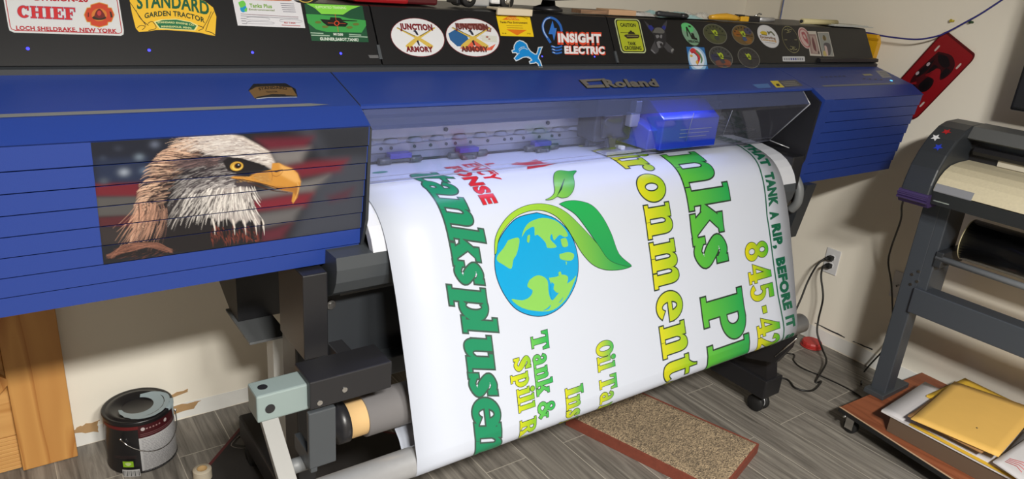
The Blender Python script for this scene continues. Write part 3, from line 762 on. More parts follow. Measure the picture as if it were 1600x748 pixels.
a.poly([(400, 154), (420, 151.8), (464, 151.2), (464, 152.2), (420, 152.8), (401, 155)], rgb(200, 205, 215), tu)
a.text('STANDARD', (405, 141.5), (449, 140.5), (-1.5, -4.0), rgb(35, 25, 20), tu, bold=.02, bend=.5)
a.text('TRACTOR', (416, 145), (434, 144.5), (-1, -2.6), rgb(45, 30, 25), tu, bold=.02)
a.build('badge', top_map, STICK, lc, label='small brown arched tractor badge')
a = Art()
a.poly([(1175, 132), (1200, 130.5), (1205, 137), (1185, 138)], rgb(70, 120, 190), tu)
a.poly([(1203, 126.5), (1215, 126), (1226, 136.5), (1213, 137)], rgb(225, 205, 60), tu)
a.poly([(1216, 126), (1243, 124.5), (1255, 134), (1227, 136.3)], rgb(82, 82, 84), tu)
for k in range(3): a.poly([(1220 + 3 * k, 128.2 + 2.6 * k), (1242 + 3 * k, 127 + 2.6 * k), (1243 + 3 * k, 127.8 + 2.6 * k), (1221 + 3 * k, 129 + 2.6 * k)], rgb(150, 150, 150), tu)
a.poly([(1212, 131), (1217, 130.7), (1219, 134.5), (1214, 134.8)], rgb(40, 36, 12), tu)
a.build('warning_label', top_map, STICK, cc, label='yellow and grey warning label')
a = Art()
a.poly([(1347, 115.8), (1360, 115.3), (1364, 117.6), (1351, 118.2)], rgb(170, 165, 120), tu)
b2 = Art(); b2.poly([(1368, 110.5), (1382, 109.8), (1394, 121), (1379, 121.6)], rgb(150, 152, 158), tu)
for k in range(3): b2.poly([(1374 + 3 * k, 112.8 + 2.6 * k), (1384 + 3 * k, 112.3 + 2.6 * k), (1385 + 3 * k, 113.2 + 2.6 * k), (1375 + 3 * k, 113.7 + 2.6 * k)], rgb(110, 112, 118), tu)
b2.build('info_label', top_map, STICK, rcv, label='pale printed label')
for k in range(6): a.poly([(1281 + 7 * k, 119.6 - .3 * k), (1285 + 7 * k, 119.3 - .3 * k), (1287 + 7 * k, 121.4 - .3 * k), (1283 + 7 * k, 121.7 - .3 * k)], rgb(34, 48, 104), tu)
for k in range(4): a.poly(ell(1350 + 9 * k, 123 + .5 * k, 2.4, 1.0), rgb(30, 40, 80), tu)
a.build('panel_keys', top_map, STICK, rcv, label='small control panel keys and display')
u, v = top_uv(1392.5, 126); p, n = top_map(u, v)
m = MB(); m.add([p + n * .0006 + (np.array([1., 0, 0]) * math.cos(t) + TD3 * math.sin(t) * .7) * .0075 for t in np.linspace(0, 2 * PI, 14, endpoint=False)] + [p + n * .003], [(i, (i + 1) % 14, 14) for i in range(14)])
m.build('lit_button', M['ledbtn'], rcv, 'glowing blue button')
# ------------------------------------------------------------------ the printed sheet hanging out of the printer
SP = [(1.76, 1.100), (1.66, 1.100), (1.54, 1.098), (1.49, 1.090), (1.455, 1.080), (1.425, 1.066), (1.40, 1.046), (1.38, 1.022), (1.36, .988), (1.34, .946), (1.31, .874), (1.28, .790), (1.25, .704), (1.22, .613), (1.195, .535)]
TUBE_C = (1.2275, .508); TUBE_R = 0.0345; ROLL_C = (1.315, .612); ROLL_R = 0.052
_d = catmull(SP, 12)
R2 = TUBE_R + .0008
for a in np.radians(np.arange(176, 300, 8)): _d.append(np.array([TUBE_C[0] + R2 * math.cos(a), TUBE_C[1] + R2 * math.sin(a)]))
for q in [(1.262, .503), (1.285, .535), (1.318, .558)]: _d.append(np.array(q))
SD = np.array(_d); SS = np.concatenate([[0], np.cumsum(np.linalg.norm(np.diff(SD, axis=0), axis=1))])
SS = SS - SS[np.argmin(abs(SD[:, 0] - 1.66) + abs(SD[:, 1] - 1.1))]
ST = np.gradient(SD, axis=0); SNY = -ST[:, 1]; SNZ = ST[:, 0]
_l = np.hypot(SNY, SNZ); SNY, SNZ = SNY / _l, SNZ / _l
_sg = np.sign(SNZ[np.argmin(abs(SS))]); SNY, SNZ = SNY * _sg, SNZ * _sg
def sheet_map(x, s, warp=True):
    if warp:
        k = min(1, max(0, (x - 1.25) / .85))
        x = x + k * float(np.interp(s, [.02, .12, .2, .29, .43, .6, .7, .8, .9], [.045, .05, .033, .006, -.012, -.002, .008, .028, .036]))
    y, z, ny, nz = (float(np.interp(s, SS, A)) for A in (SD[:, 0], SD[:, 1], SNY, SNZ))
    return np.array([x, y, z]), np.array([0, ny, nz])
SX0, SX1 = 0.689, 2.188
bn = thing('printed_banner', 'wide white printed vinyl sheet hanging from the printer with green lettering and a globe', 'banner', (1.44, 1.3, .5))
sv = []; sf = []; us = np.linspace(SX0, SX1, 13); keep = [i for i in range(len(SD))]
for i in keep:
    for u in us: sv.append((u, SD[i][0], SD[i][1]))
n = len(us)
for i in range(len(keep) - 1):
    for k in range(n - 1): sf.append((i * n + k, i * n + k + 1, (i + 1) * n + k + 1, (i + 1) * n + k))
sheet = MB().add(sv, sf, True).build('vinyl_sheet', M['vinyl'], bn)
sm = sheet.modifiers.new('thickness', 'SOLIDIFY'); sm.thickness = 0.0004; sm.offset = -1

SCUT = [(1, list(np.arange(-.05, .12, .02)) + list(np.arange(.12, .46, .006)) + list(np.arange(.46, .80, .03)) + list(np.arange(.80, .96, .004)))]
art = Art()
OUT = rgb(38, 58, 44)
def word(letters, base, A, fill, ocol, e, slant=0.0):
    """letters = (char, s_start, s_width or None); text runs down the sheet, tops towards +x"""
    groups = []
    for ch, s0, sw in letters:
        w, polys = GLY[ch]; k = (sw / w) if sw else A
        groups.append([[(base + y * A, s0 + x * k + slant * y * A) for x, y in q] for q in polys])
    return groups
def put(groups, fill, ocol, e):
    for i, g in enumerate(groups):
        art.top = 0 if i % 2 else .3
        art.poly([offset_poly(q, e) for q in g], ocol)
        art.top = 3 if i % 2 else 3.3
        art.poly(g, fill)
# "tanksplusen..." dark green italic
TEAL = rgb(34, 148, 104); GREY_O = rgb(70, 92, 84)
w1 = word([('t', .072, .075), ('a', .138, .085), ('n', .212, .098), ('k', .297, .09), ('s', .380, .072), ('p', .448, .092), ('l', .520, .045), ('u', .566, .098), ('s', .655, .075), ('e', .722, .085), ('n', .786, .098), ('v', .878, .08)], .851, .098, TEAL, GREY_O, .003, slant=.28)
put(w1, TEAL, GREY_O, .0042)
art.poly([ell(.79, .045, .022, .008, 16, rot=0)], rgb(60, 160, 140))
# "...RESPONSE" small red
RED = rgb(222, 40, 48); REDO = rgb(150, 90, 96)
def stxt(st, x, s0, s1, h, col, bold=.03):
    art.top = 0 if bold != .035 else 2
    art.text(st, (x, s0), (x, s1), (h, 0), col, bold=bold)
stxt('PONSE', .975, .055, .262, .042, REDO, .06); art.top += 1; stxt('PONSE', .976, .056, .261, .040, RED, .035)
stxt('ENCY', 1.035, .045, .178, .045, RED, .03)
stxt('L', 1.10, .058, .085, .03, RED)
art.poly(rc(1.083, .03, 1.088, .15), RED)
art.poly([[(1.17, .088), (1.20, .072), (1.23, .082), (1.275, .066), (1.275, .10), (1.31, .118), (1.25, .132), (1.19, .138), (1.21, .11)]], RED)
# green-yellow "vironment"
Yg = grad(rgb(232, 226, 30), rgb(150, 205, 30), 0, 1.50, 1.63)
w2 = word([('n', -.12, .11), ('v', .0, .10), ('i', .098, .05), ('r', .145, .078), ('o', .232, .098), ('n', .331, .108), ('m', .441, .150), ('e', .592, .096), ('n', .690, .108), ('t', .795, .07), ('a', .87, .08)], 1.507, .137, Yg, OUT, .003)
put(w2, Yg, OUT, .0040)
# big green "anks Pl"
Gg = grad(rgb(100, 200, 60), rgb(18, 172, 84), 0, 1.69, 1.90)
w3 = word([('a', -.01, .14), ('n', .142, .168), ('k', .298, .164), ('s', .446, .125), ('P', .640, .170), ('l', .798, .10)], 1.697, .197, Gg, OUT, .003)
put(w3, Gg, OUT, .0050)
# phone number
Pg = grad(rgb(240, 228, 20), rgb(60, 190, 50), 0, 1.935, 2.06)
w4 = word([('8', .505, .068), ('4', .578, .068), ('5', .645, .066), ('-', .722, .035), ('4', .762, .068), ('2', .826, .068)], 1.940, .118, Pg, OUT, .002)
put(w4, Pg, OUT, .0022)
# dark green tag line with rule
DG = rgb(20, 104, 76)
art.poly(rc(2.076, -.05, 2.082, .95), DG)
def tag_word(st, s0, s1): stxt(st, 2.098, s0, s1, .046, DG, .055)
for st, a, b in (("LET'S", -.12, -.02), ('GIVE', .005, .095), ('THAT', .128, .262), ('TANK', .285, .402), ('A', .418, .446), ('RIP,', .462, .545), ('BEFORE', .578, .762), ('IT', .785, .828), ('STALLS'[:2], .852, .90)): tag_word(st, a, b)
# small gradient words
def small(words, base, A, g0, g1):
    g = grad(g0, g1, 0, base, base + A)
    for gg in words: put(word(gg, base, A, None, None, 0), g, OUT, .0015)
small([[('T', .607, .052), ('a', .663, .036), ('n', .698, .038), ('k', .733, .040), ('&', .790, .048)]], 1.045, .055, rgb(110, 205, 90), rgb(40, 180, 90))
small([[('S', .655, .042), ('p', .698, .040), ('i', .738, .022), ('l', .758, .022), ('l', .779, .022), ('R', .820, .05), ('e', .872, .03)]], .984, .052, rgb(222, 226, 40), rgb(140, 205, 50))
small([[('I', .777, .027), ('n', .803, .038), ('s', .838, .030), ('p', .87, .04)]], 1.138, .062, rgb(225, 225, 30), rgb(50, 185, 90))
small([[('O', .680, .046), ('i', .722, .022), ('l', .743, .022), ('T', .779, .044), ('a', .822, .036), ('n', .862, .036)]], 1.259, .062, rgb(225, 225, 30), rgb(50, 185, 90))
# globe and leaves, measured on the sheet
def to_sheet(px, py):
    d = ray(px, py); f = SD[:, 0] * d[2] - (SD[:, 1] - EYE[2]) * d[1]
    for i in range(len(f) - 1):
        if f[i] * f[i + 1] <= 0 and abs(f[i] - f[i + 1]) > 1e-12:
            w = f[i] / (f[i] - f[i + 1]); y = SD[i, 0] + w * (SD[i + 1, 0] - SD[i, 0]); t = y / d[1]
            if SS[i] > .02: return (t * d[0], SS[i] + w * (SS[i + 1] - SS[i]))
    return (0, 0)
def Zg(P, n=5):
    Q = catmull(P + [P[0]], n) if n else P
    return [to_sheet(740 + x * 260 / 778., 250 + y * 250 / 748.) for x, y in Q]
OC = rgb(0, 172, 232); LAND = rgb(146, 216, 98)
art.top = 0
gl = Zg([(295, 248), (380, 275), (450, 345), (485, 450), (480, 560), (430, 660), (360, 715), (285, 727), (200, 695), (140, 620), (105, 530), (102, 440), (130, 355), (200, 275)])
art.poly(offset_poly(gl, .0022), rgb(30, 60, 90)); art.poly(gl, OC)
for P in ([(270, 285), (320, 270), (380, 282), (420, 315), (440, 350), (425, 360), (400, 350), (375, 375), (365, 345), (358, 370), (388, 405), (345, 410), (335, 385), (300, 350), (285, 352), (282, 312), (255, 322), (240, 335), (225, 360), (232, 330), (250, 300)],
          [(160, 375), (205, 362), (213, 385), (200, 440), (185, 465), (175, 508), (140, 490), (110, 470), (112, 445), (140, 410)],
          [(400, 440), (440, 430), (468, 440), (462, 465), (440, 470), (405, 462)],
          [(260, 560), (290, 540), (320, 542), (345, 565), (350, 620), (365, 655), (390, 630), (420, 590), (460, 560), (478, 540), (465, 580), (430, 650), (370, 700), (300, 706), (225, 690), (175, 650), (225, 655), (260, 640), (275, 610), (250, 590)],
          [(350, 550), (385, 545), (410, 535), (440, 545), (430, 590), (395, 620), (370, 600)],
          [(395, 525), (405, 520), (410, 540), (398, 542)], [(428, 475), (434, 475), (432, 492)], [(405, 370), (430, 365), (440, 400), (415, 405)], [(250, 355), (262, 350), (258, 385), (248, 380)]):
    art.poly(Zg(P, 3), LAND)
art.poly(Zg([(362, 570), (375, 580), (372, 600), (376, 640), (364, 650), (358, 610)], 3), OC)
art.poly(Zg([(320, 705), (345, 690), (360, 675), (350, 695)], 2), OC); art.poly(Zg([(395, 668), (410, 650), (418, 640), (408, 660)], 2), OC)
Lg = grad(rgb(190, 222, 60), rgb(20, 166, 84), 1, .30, .47)
Lg2 = grad(rgb(150, 214, 80), rgb(24, 168, 88), 0, 1.19, 1.33)
def leaf(P, col, n=5):
    q = Zg(P, n); art.poly(offset_poly(q, .0013), rgb(30, 70, 50)); art.poly(q, col)
leaf([(98, 440), (100, 370), (125, 310), (170, 255), (230, 220), (300, 206), (370, 215), (430, 245), (490, 300), (555, 368), (582, 396), (620, 440), (700, 490), (737, 495), (690, 510), (620, 512), (560, 490), (510, 440), (470, 375), (430, 310), (380, 260), (320, 236), (260, 238), (200, 262), (150, 310), (115, 370), (105, 430)], grad(rgb(170, 218, 62), rgb(24, 168, 84), 0, 1.12, 1.38))
leaf([(400, 207), (430, 195), (480, 192), (545, 210), (595, 260), (640, 340), (680, 440), (737, 495), (640, 470), (582, 396), (520, 310), (470, 250)], grad(rgb(40, 180, 90), rgb(18, 160, 84), 1, .28, .47))
art.poly(Zg([(555, 368), (582, 398), (572, 384)], 0), rgb(20, 60, 40))
leaf([(333, 188), (360, 175), (378, 150), (374, 100), (378, 65), (400, 52), (440, 56), (474, 54), (462, 75), (468, 110), (462, 145), (440, 172), (410, 178), (390, 172), (365, 185)], Lg2)
art.poly(Zg([(422, 90), (424, 92), (410, 140), (385, 175), (405, 130)], 0), rgb(20, 60, 40))
# thin printed overlap line and the edge tear line near the printer
art.build('printed_artwork', sheet_map, PRINT, sheet, cuts=SCUT, eps=1.0e-4, base=.0005, gain=.62)

# ------------------------------------------------------------------ take-up roll, tube
rt = thing('take_up_roll', 'paper core roll collecting the printed vinyl behind the metal tube', 'roll', (1.4, ROLL_C[0], ROLL_C[1]))
MB().lathe([(.0395, .553 - 1.4), (.0435, .553 - 1.4), (.0435, .61 - 1.4), (.0435, 2.25 - 1.4), (.0395, 2.25 - 1.4), (.0395, .553 - 1.4)], (1.4, *ROLL_C), axis=0, n=32).build('paper_core', M['kraft'], rt, 'tan paper core')
MB().lathe([(.0436, .606 - 1.4), (.050, .606 - 1.4), (.050, 2.2 - 1.4), (.0436, 2.2 - 1.4)], (1.4, *ROLL_C), axis=0, n=32).build('wound_vinyl', mat('wound_vinyl', rgb(112, 110, 111), .45), rt, 'wound grey-white vinyl')
tb = thing('tension_tube', 'shiny silver metal tube lying in the bottom loop of the hanging print', 'tube', (1.4, *TUBE_C))
MB().lathe([(.028, -.93), (TUBE_R, -.93), (TUBE_R, .865), (.028, .865)], (1.4, *TUBE_C), axis=0, n=36).build('pipe', M['alu'], tb)
MB().lathe([(0, -.926), (.0285, -.926), (.0285, -.90)], (1.4, *TUBE_C), axis=0, n=28).lathe([(0, -.945), (.012, -.945), (.012, -.926)], (1.4, *TUBE_C), axis=0, n=16).build('end_cap', M['grey'], tb)
MB().lathe([(.0285, .85), (.0285, .862), (0, .862)], (1.4, *TUBE_C), axis=0, n=28).build('end_cap', M['grey'], tb)
# ------------------------------------------------------------------ stickers on the lid
LU = lid_uv
def sticker(a, i, label, name='sticker'): return a.build(name, lid_map, STICK, lids[i], eps=6e-5, base=.0004, label=label)
def smooth(P, n=5): return [tuple(q) for q in catmull(P + [P[0]], n)]
sw = rgb(212, 214, 216); RD = rgb(176, 34, 44)
# fire chief plate
a = Art()
plate = [(2, -30), (176, -30), (186, 2), (193.5, 48), (193, 54), (189, 56), (22, 51), (15, 48), (13, 42), (6, 2)]
a.poly(plate, sw, LU)
for d, w in ((3.4, 1.3),):
    pts = [(5.5, -30), (9.3, 2), (16, 41), (18, 45.5), (24, 47.6), (186, 52.4), (189.5, 51), (190, 47), (183, 2), (175, -30)]
    a.poly([stroke([(x, y, w) for x, y in pts], 1)[0]], RD, LU)
def slab_word(A_, st, p0, p1, h, col, tf, oc=None, oe=0.0):
    tot = sum(GLY[c][0] for c in st); dx, dy = p1[0] - p0[0], p1[1] - p0[1]; x = 0; P = []
    for c in st:
        w, polys = GLY[c]
        for q in polys: P.append([(p0[0] + dx * (x + qx) / tot + h[0] * qy, p0[1] + dy * (x + qx) / tot + h[1] * qy) for qx, qy in q])
        x += w
    if oc: A_.poly([offset_poly(q, oe) for q in P], oc, tf)
    A_.poly(P, col, tf)
slab_word(a, 'CHIEF', (28, 27.6), (119.5, 31.4), (-1.6, -19), rgb(200, 42, 46), LU, rgb(120, 110, 150), .5)
a.text('LOCH SHELDRAKE, NEW YORK', (25.5, 46.5), (183.5, 51.6), (-.8, -6.2), RD, LU, bold=.03)
a.text('DIVISION-20', (54, .4), (138, 3.2), (-1, -8), RD, LU, bold=.04)
mc = []
for k in range(4):
    mc.append([(155 + r * math.cos(math.radians(t + 90 * k)) * 22, 23.5 + r * math.sin(math.radians(t + 90 * k)) * 18) for r, t in ((.25, -40), (.78, -52), (1.02, -34), (1.04, 0), (1.02, 34), (.78, 52), (.25, 40))])
a.poly([offset_poly(q, 1.2) for q in mc], rgb(206, 150, 60), LU); a.poly(mc, rgb(196, 66, 36), LU)
a.poly(ell(155, 23.5, 12, 10), rgb(206, 120, 50), LU); a.poly(ell(155, 28, 11, 3.6), rgb(50, 36, 24), LU); a.poly(smooth([(147, 26), (150, 18), (155, 14), (160, 18), (164, 26), (155, 29)]), rgb(110, 30, 28), LU); a.poly(ell(155, 21, 3.2, 4), rgb(190, 60, 60), LU)
a.poly([(171, 18), (174, 19), (176, 27), (173, 28)], rgb(60, 40, 20), LU); a.poly(rc(137, 20, 139, 27), rgb(110, 30, 20), LU)
sticker(a, 0, 'white plate with red CHIEF lettering')
# arched yellow tractor badge
a = Art()
YEL = rgb(238, 190, 48); DGR = rgb(24, 92, 60)
out = [(202, -2), (214, -8), (250, -16), (290, -12), (320, 2), (333, 12), (335, 18), (338, 26), (336, 56), (328, 55), (312, 51), (290, 49), (262, 47), (243, 47), (232, 49), (217, 50), (212, 44), (206, 20)]
a.poly([offset_poly(out, .6)], rgb(60, 50, 20), LU); a.poly(out, YEL, LU)
a.text('STANDARD', (214, 14), (327, 24), (-1, -21), DGR, LU, bold=.02, bend=.30)
a.text('GARDEN TRACTOR', (226, 29), (320, 36), (-.5, -8), rgb(36, 60, 30), LU, bold=.02, bend=.9)
a.poly([(240, 34), (252, 30.5), (275, 29.6), (298, 34), (310, 40), (305, 48), (276, 46.5), (249, 45)], rgb(230, 225, 150), LU)
a.poly([(243, 35), (254, 31.6), (275, 30.8), (297, 35), (307, 40.5), (303, 46.8), (276, 45.4), (250, 44)], rgb(30, 110, 70), LU)
a.text('STANDARD ENGINE CO.', (246, 36.6), (304, 41.2), (-.2, -2.9), rgb(214, 220, 150), LU, bold=.02, bend=.6)
a.text('MINNEAPOLIS, MINN.', (252, 43), (300, 45.5), (-.3, -2.9), rgb(214, 220, 150), LU, bold=.02, bend=.2)
for pts in ([(203, 4), (214, 20), (228, 40)], [(212, 16), (220, 30), (232, 40)], [(334, 18), (327, 32), (321, 49)], [(330, 18), (324, 32), (317, 44)], [(214, 44), (220, 40), (227, 42), (222, 47)], [(231, 37), (238, 34), (244, 44), (232, 48)], [(309, 40), (318, 44), (310, 48)], [(322, 49), (330, 51), (336, 55)]):
    a.poly(chain(pts, .9), rgb(50, 46, 20), LU)
sticker(a, 0, 'yellow arched tractor badge sticker')
# white paper form
a = Art()
a.poly([(362, -12), (466, -10), (469, 2), (477, 44), (371.5, 40), (364, 2)], rgb(222, 222, 228), LU)
a.poly(ell(380, 13, 5, 6.5), rgb(30, 150, 200), LU); a.poly(smooth([(372, 4), (380, 1), (384, 8), (376, 12)]), rgb(110, 200, 80), LU); a.poly(smooth([(381, 16), (386, 12), (385, 19)]), rgb(110, 200, 80), LU)
a.text('Tanks Plus', (390, 11.5), (425, 12.8), (-.8, -6), rgb(120, 170, 50), LU, bold=.02); a.text('Environmental', (389, 16.2), (429, 17.6), (-.4, -3), rgb(110, 130, 60), LU, bold=.01)
for k in range(5): a.poly(chain([(438 + k, 5.5 + 3.2 * k), (459 + k * .8, 6.3 + 3.2 * k)], .8), rgb(120, 120, 135), LU)
a.poly(chain([(376, 22), (466, 27)], .7), rgb(140, 110, 120), LU); a.poly(chain([(376, 25), (466, 29.6)], .7), rgb(140, 140, 150), LU)
for P in ([(386, 27), (417, 28.4), (418, 32.4), (387, 31)], [(438, 30.5), (468, 32), (469, 35.4), (439, 34)], [(387, 33.4), (424, 35), (424.5, 38), (388, 36.6)]):
    a.poly(chain(P + [P[0]], .4), rgb(160, 160, 170), LU)
a.text('NO TANK', (444, 37), (462, 37.8), (-.2, -2.6), rgb(200, 60, 60), LU); a.poly(chain([(440, 39.4), (469, 40.8)], .9), rgb(190, 90, 90), LU)
for k in range(3): a.poly(chain([(376 + k, 29 + 4 * k), (384 + k, 29.4 + 4 * k)], .8), rgb(130, 130, 140), LU)
sticker(a, 0, 'white printed form with a small globe logo')
# green tank sticker
a = Art()
a.poly([(475, 5), (566, 9), (576, 66), (487, 64)], rgb(30, 82, 54), LU)
a.poly([(478, 22), (500, 23), (508, 24), (530, 25), (545, 29), (571, 32), (572, 40), (565, 51), (510, 50), (494, 46), (481, 36)], rgb(62, 158, 76), LU)
a.poly([(478, 5.5), (563, 9.5), (548, 15), (536, 23), (502, 22), (492, 13)], rgb(132, 214, 74), LU)
a.text('SUPPORTED TRAINING', (493, 13), (541, 14.6), (-.5, -4.2), rgb(214, 240, 190), LU)
a.poly([(500, 30), (515, 31), (516, 27), (531, 28), (535, 31), (558, 32.6), (558, 33.6), (535, 33), (544, 37), (540, 42), (512, 41), (504, 35)], rgb(22, 26, 20), LU)
a.poly([ring(526, 36.5, 4, 4, 2.8, 2.8)[0], ring(526, 36.5, 4, 4, 2.8, 2.8)[1]] + chain([(512, 36), (522, 36.4)], .6) + chain([(530, 36.6), (540, 37)], .6) + chain([(523.5, 22), (525, 32)], .6) + chain([(527, 41), (528.5, 50)], .6), rgb(220, 80, 40), LU)
for x, y in ((497, 35), (508, 42), (546, 43), (556, 38)): a.poly(ell(x, y, 5, 2), rgb(104, 116, 50), LU)
a.text('GUNNER,SABOT,TANK!', (500, 63), (560, 64.6), (-.6, -4.6), rgb(214, 226, 214), LU, bold=.03)
a.text('M1200', (521, 55.4), (536, 56), (-.4, -3.6), rgb(220, 230, 220), LU, bold=.03)
for k in range(2):
    a.poly(chain([(485 + k, 51.6 + 3.6 * k), (505 + 10 * k, 52.6 + 3.6 * k)], 1.5), rgb(170, 196, 176), LU); a.poly(chain([(545, 54 + 3 * k), (564 + 10 * k, 55.2 + 3 * k)], 1.5), rgb(170, 196, 176), LU)
sticker(a, 0, 'green sticker with a tank in crosshairs')
# two oval armory stickers
def armory(cx, cy, flag, label):
    a = Art(); T = lambda x, y: LU(cx + x + .22 * y * .9, cy + y)
    a.poly(ell(0, 0, 42, 30.5), rgb(120, 40, 50), T); a.poly(ell(0, 0, 41, 29.6), rgb(226, 228, 232), T)
    if flag:
        a.poly([(-37, -6), (-22, -14), (-10, -6), (-6, 6), (-14, 14), (-27, 14), (-36, 4)], rgb(44, 96, 150), T)
        a.poly([(-20, -22), (20, -22), (32, -14), (30, -8), (0, -14), (-24, -16)], rgb(150, 104, 100), T)
        a.poly([(-24, 17), (0, 4), (8, 4), (22, 16), (34, 10), (26, 20), (0, 22)], rgb(222, 100, 74), T)
        a.poly([(12, -4), (38, -2), (36, 8), (14, 6)], rgb(214, 216, 206), T)
        r = random.Random(2)
        for k in range(16): a.poly(ell(r.uniform(-28, 28), r.uniform(-18, 20), r.uniform(1, 3), r.uniform(.6, 1.4), 8), rgb(225, 226, 228) if k % 2 else rgb(170, 90, 80), T)
    for s in (1, -1):
        a.poly(stroke([(s * -30, -15, 1.6), (s * -8, -3, 3.5), (s * 4, 4, 5.5), (s * 16, 13, 7), (s * 20, 16, 6)], 3), rgb(214, 184, 84), T)
        a.poly(stroke([(s * -29, -15.5, .8), (s * -4, -2, 1)], 3), rgb(90, 80, 60), T)
    a.poly(smooth([(-6, -10), (-1, -11), (2, -4), (-1, -4), (-3, -8)]), rgb(40, 44, 60), T); a.poly([(-3, 6), (0, 4), (1, 13), (-1, 13)], rgb(50, 48, 50), T)
    c1 = rgb(120, 24, 34) if not flag else rgb(110, 48, 44)
    a.text('JUNCTION', (-25 , -13), (26, -11), (0, -9), c1, T, bold=.05); a.text('ARMORY', (-22, 22), (20, 22.6), (0, -8), c1, T, bold=.05)
    return sticker(a, 1, label)
armory(652.5, 58.5, False, 'white oval sticker with two crossed rifles')
armory(738.5, 58.5, True, 'flag-coloured oval sticker with two crossed rifles')
# yellow square sticker
a = Art()
a.poly([(774, 19.5), (827, 22), (834, 57.6), (782, 56)], rgb(240, 204, 30), LU)
OR = rgb(226, 120, 26)
a.poly([(784, 31), (801, 22), (812, 32)], OR, LU); a.poly([(791, 46), (823, 47), (808, 55.4)], OR, LU)
a.text('Tanks Plus Environment', (781, 36), (824, 37.4), (-.4, -3.2), rgb(90, 66, 20), LU, bold=.02)
for k in range(2): a.poly(chain([(791 + k, 39.8 + 3.6 * k), (816 + k, 40.6 + 3.6 * k)], .7), rgb(140, 104, 20), LU)
a.text('CAUTION', (793, 30.4), (809, 31), (-.3, -3.6), rgb(250, 220, 90), LU); a.poly(chain([(778, 25), (787, 22.4)], .7) + chain([(810, 23.4), (824, 30)], .7), rgb(120, 90, 20), LU)
a.text('24', (784, 53), (791, 53.3), (-.3, -2), rgb(110, 80, 20), LU); a.text('70', (823, 53.6), (829, 53.9), (-.3, -2), rgb(110, 80, 20), LU)
sticker(a, 1, 'yellow square sticker with orange triangles')
# leaping blue lion emblem
a = Art()
LZ = lambda x, y: (780 + x * 200 / 1360., y * 110 / 748.)
lion = [LZ(*p) for p in [(215, 435), (250, 445), (285, 470), (300, 510), (330, 550), (375, 580), (400, 580), (412, 545), (420, 510), (450, 505), (440, 525), (430, 560), (415, 590), (410, 620), (430, 650), (440, 680), (448, 705), (425, 705), (415, 675), (385, 655), (375, 665), (330, 670), (325, 655), (350, 645), (335, 620), (290, 600), (250, 605), (205, 630), (180, 640), (165, 620), (190, 590), (205, 575), (180, 555), (145, 555), (140, 540), (165, 530), (160, 510), (165, 480), (185, 450)]]
a.poly(offset_poly(lion, 1.5), rgb(206, 216, 226), LU); a.poly(lion, rgb(16, 136, 214), LU)
for P in ([(212, 545), (235, 520), (275, 515), (300, 530)], [(205, 530), (225, 508), (250, 500), (270, 500)], [(300, 600), (325, 612), (350, 640)], [(180, 575), (215, 565)]):
    a.poly(chain([LZ(*p) for p in P], .8), rgb(200, 214, 226), LU)
sticker(a, 1, 'blue leaping lion emblem')
# bulb logo and lettering
a = Art()
BL = rgb(46, 104, 190); BW = rgb(190, 208, 236)
bulb = [LZ(*p) for p in [(545, 455), (510, 400), (475, 340), (463, 270), (490, 210), (540, 188), (600, 210), (645, 265), (665, 335)]]
a.poly(stroke([(*p, 3.6) for p in bulb], 5), BL, LU); a.poly(stroke([(x + .2, y + .1, 1.1) for x, y in bulb[1:6]], 5), BW, LU)
bolt = [LZ(*p) for p in [(565, 220), (585, 300), (610, 300), (580, 435), (565, 365), (522, 362)]]
a.poly(bolt, rgb(52, 116, 206), LU); a.poly([LZ(600, 345), LZ(606, 305), LZ(582, 430)], BW, LU)
for k in range(3): a.poly(chain([LZ(550 + 5 * k, 490 + 32 * k), LZ(610, 505 + 32 * k), LZ(668 - 2 * k, 488 + 34 * k)], 2.6), BL, LU); a.poly(chain([LZ(560 + 5 * k, 490 + 32 * k), LZ(590, 500 + 32 * k)], 1.0), BW, LU)
ORD = rgb(226, 78, 50); WH = rgb(236, 236, 240)
a.text('INSIGHT', LZ(618, 462), LZ(1090, 470), (-.9, -17.5), ORD, LU, bold=.07); a.text('INSIGHT', LZ(625, 445), LZ(1082, 452), (-.8, -13), WH, LU, bold=.045)
a.text('ELECTRIC', LZ(698, 572), LZ(1128, 580), (-.8, -12.6), ORD, LU, bold=.06); a.text('ELECTRIC', LZ(692, 566), LZ(1118, 572), (-.7, -11), WH, LU, bold=.045)
sticker(a, 1, 'blue light bulb logo with white and orange lettering')
# tank crossing sign
SGR = rgb(176, 186, 44)
QZ = lambda x, y: (940 + x * 200 / 1336., y * 112 / 748.)
def bil(P, u, v):
    a_, b, c, d = P; return tuple((1 - v) * ((1 - u) * a_[i] + u * b[i]) + v * ((1 - u) * d[i] + u * c[i]) for i in (0, 1))
a = Art(); SQ = [QZ(125, 193), QZ(392, 200), QZ(470, 556), QZ(205, 552)]
S_ = lambda u, v: LU(*bil(SQ, u, v))
a.poly(rrect(0, 0, 1, 1, .12), rgb(190, 200, 150), S_); a.poly(rrect(.04, .03, .96, .97, .1), BLACK, S_); a.poly(rrect(.08, .055, .92, .945, .08), SGR, S_)
a.text('CAUTION', (.2, .23), (.80, .23), (0, -.10), BLACK, S_, bold=.03); a.text('TANK', (.34, .77), (.66, .77), (0, -.10), BLACK, S_, bold=.03); a.text('CROSSING', (.17, .90), (.83, .90), (0, -.10), BLACK, S_, bold=.03)
a.poly([(.25, .5), (.33, .46), (.83, .46), (.86, .50), (.80, .56), (.36, .58)], rgb(56, 40, 36), S_); a.poly([(.42, .45), (.47, .38), (.66, .38), (.72, .45)], rgb(46, 40, 30), S_); a.poly(rc(.14, .40, .45, .415), BLACK, S_); a.poly(rc(.52, .345, .60, .38), BLACK, S_)
a.poly(rc(.36, .50, .80, .52), rgb(150, 150, 90), S_)
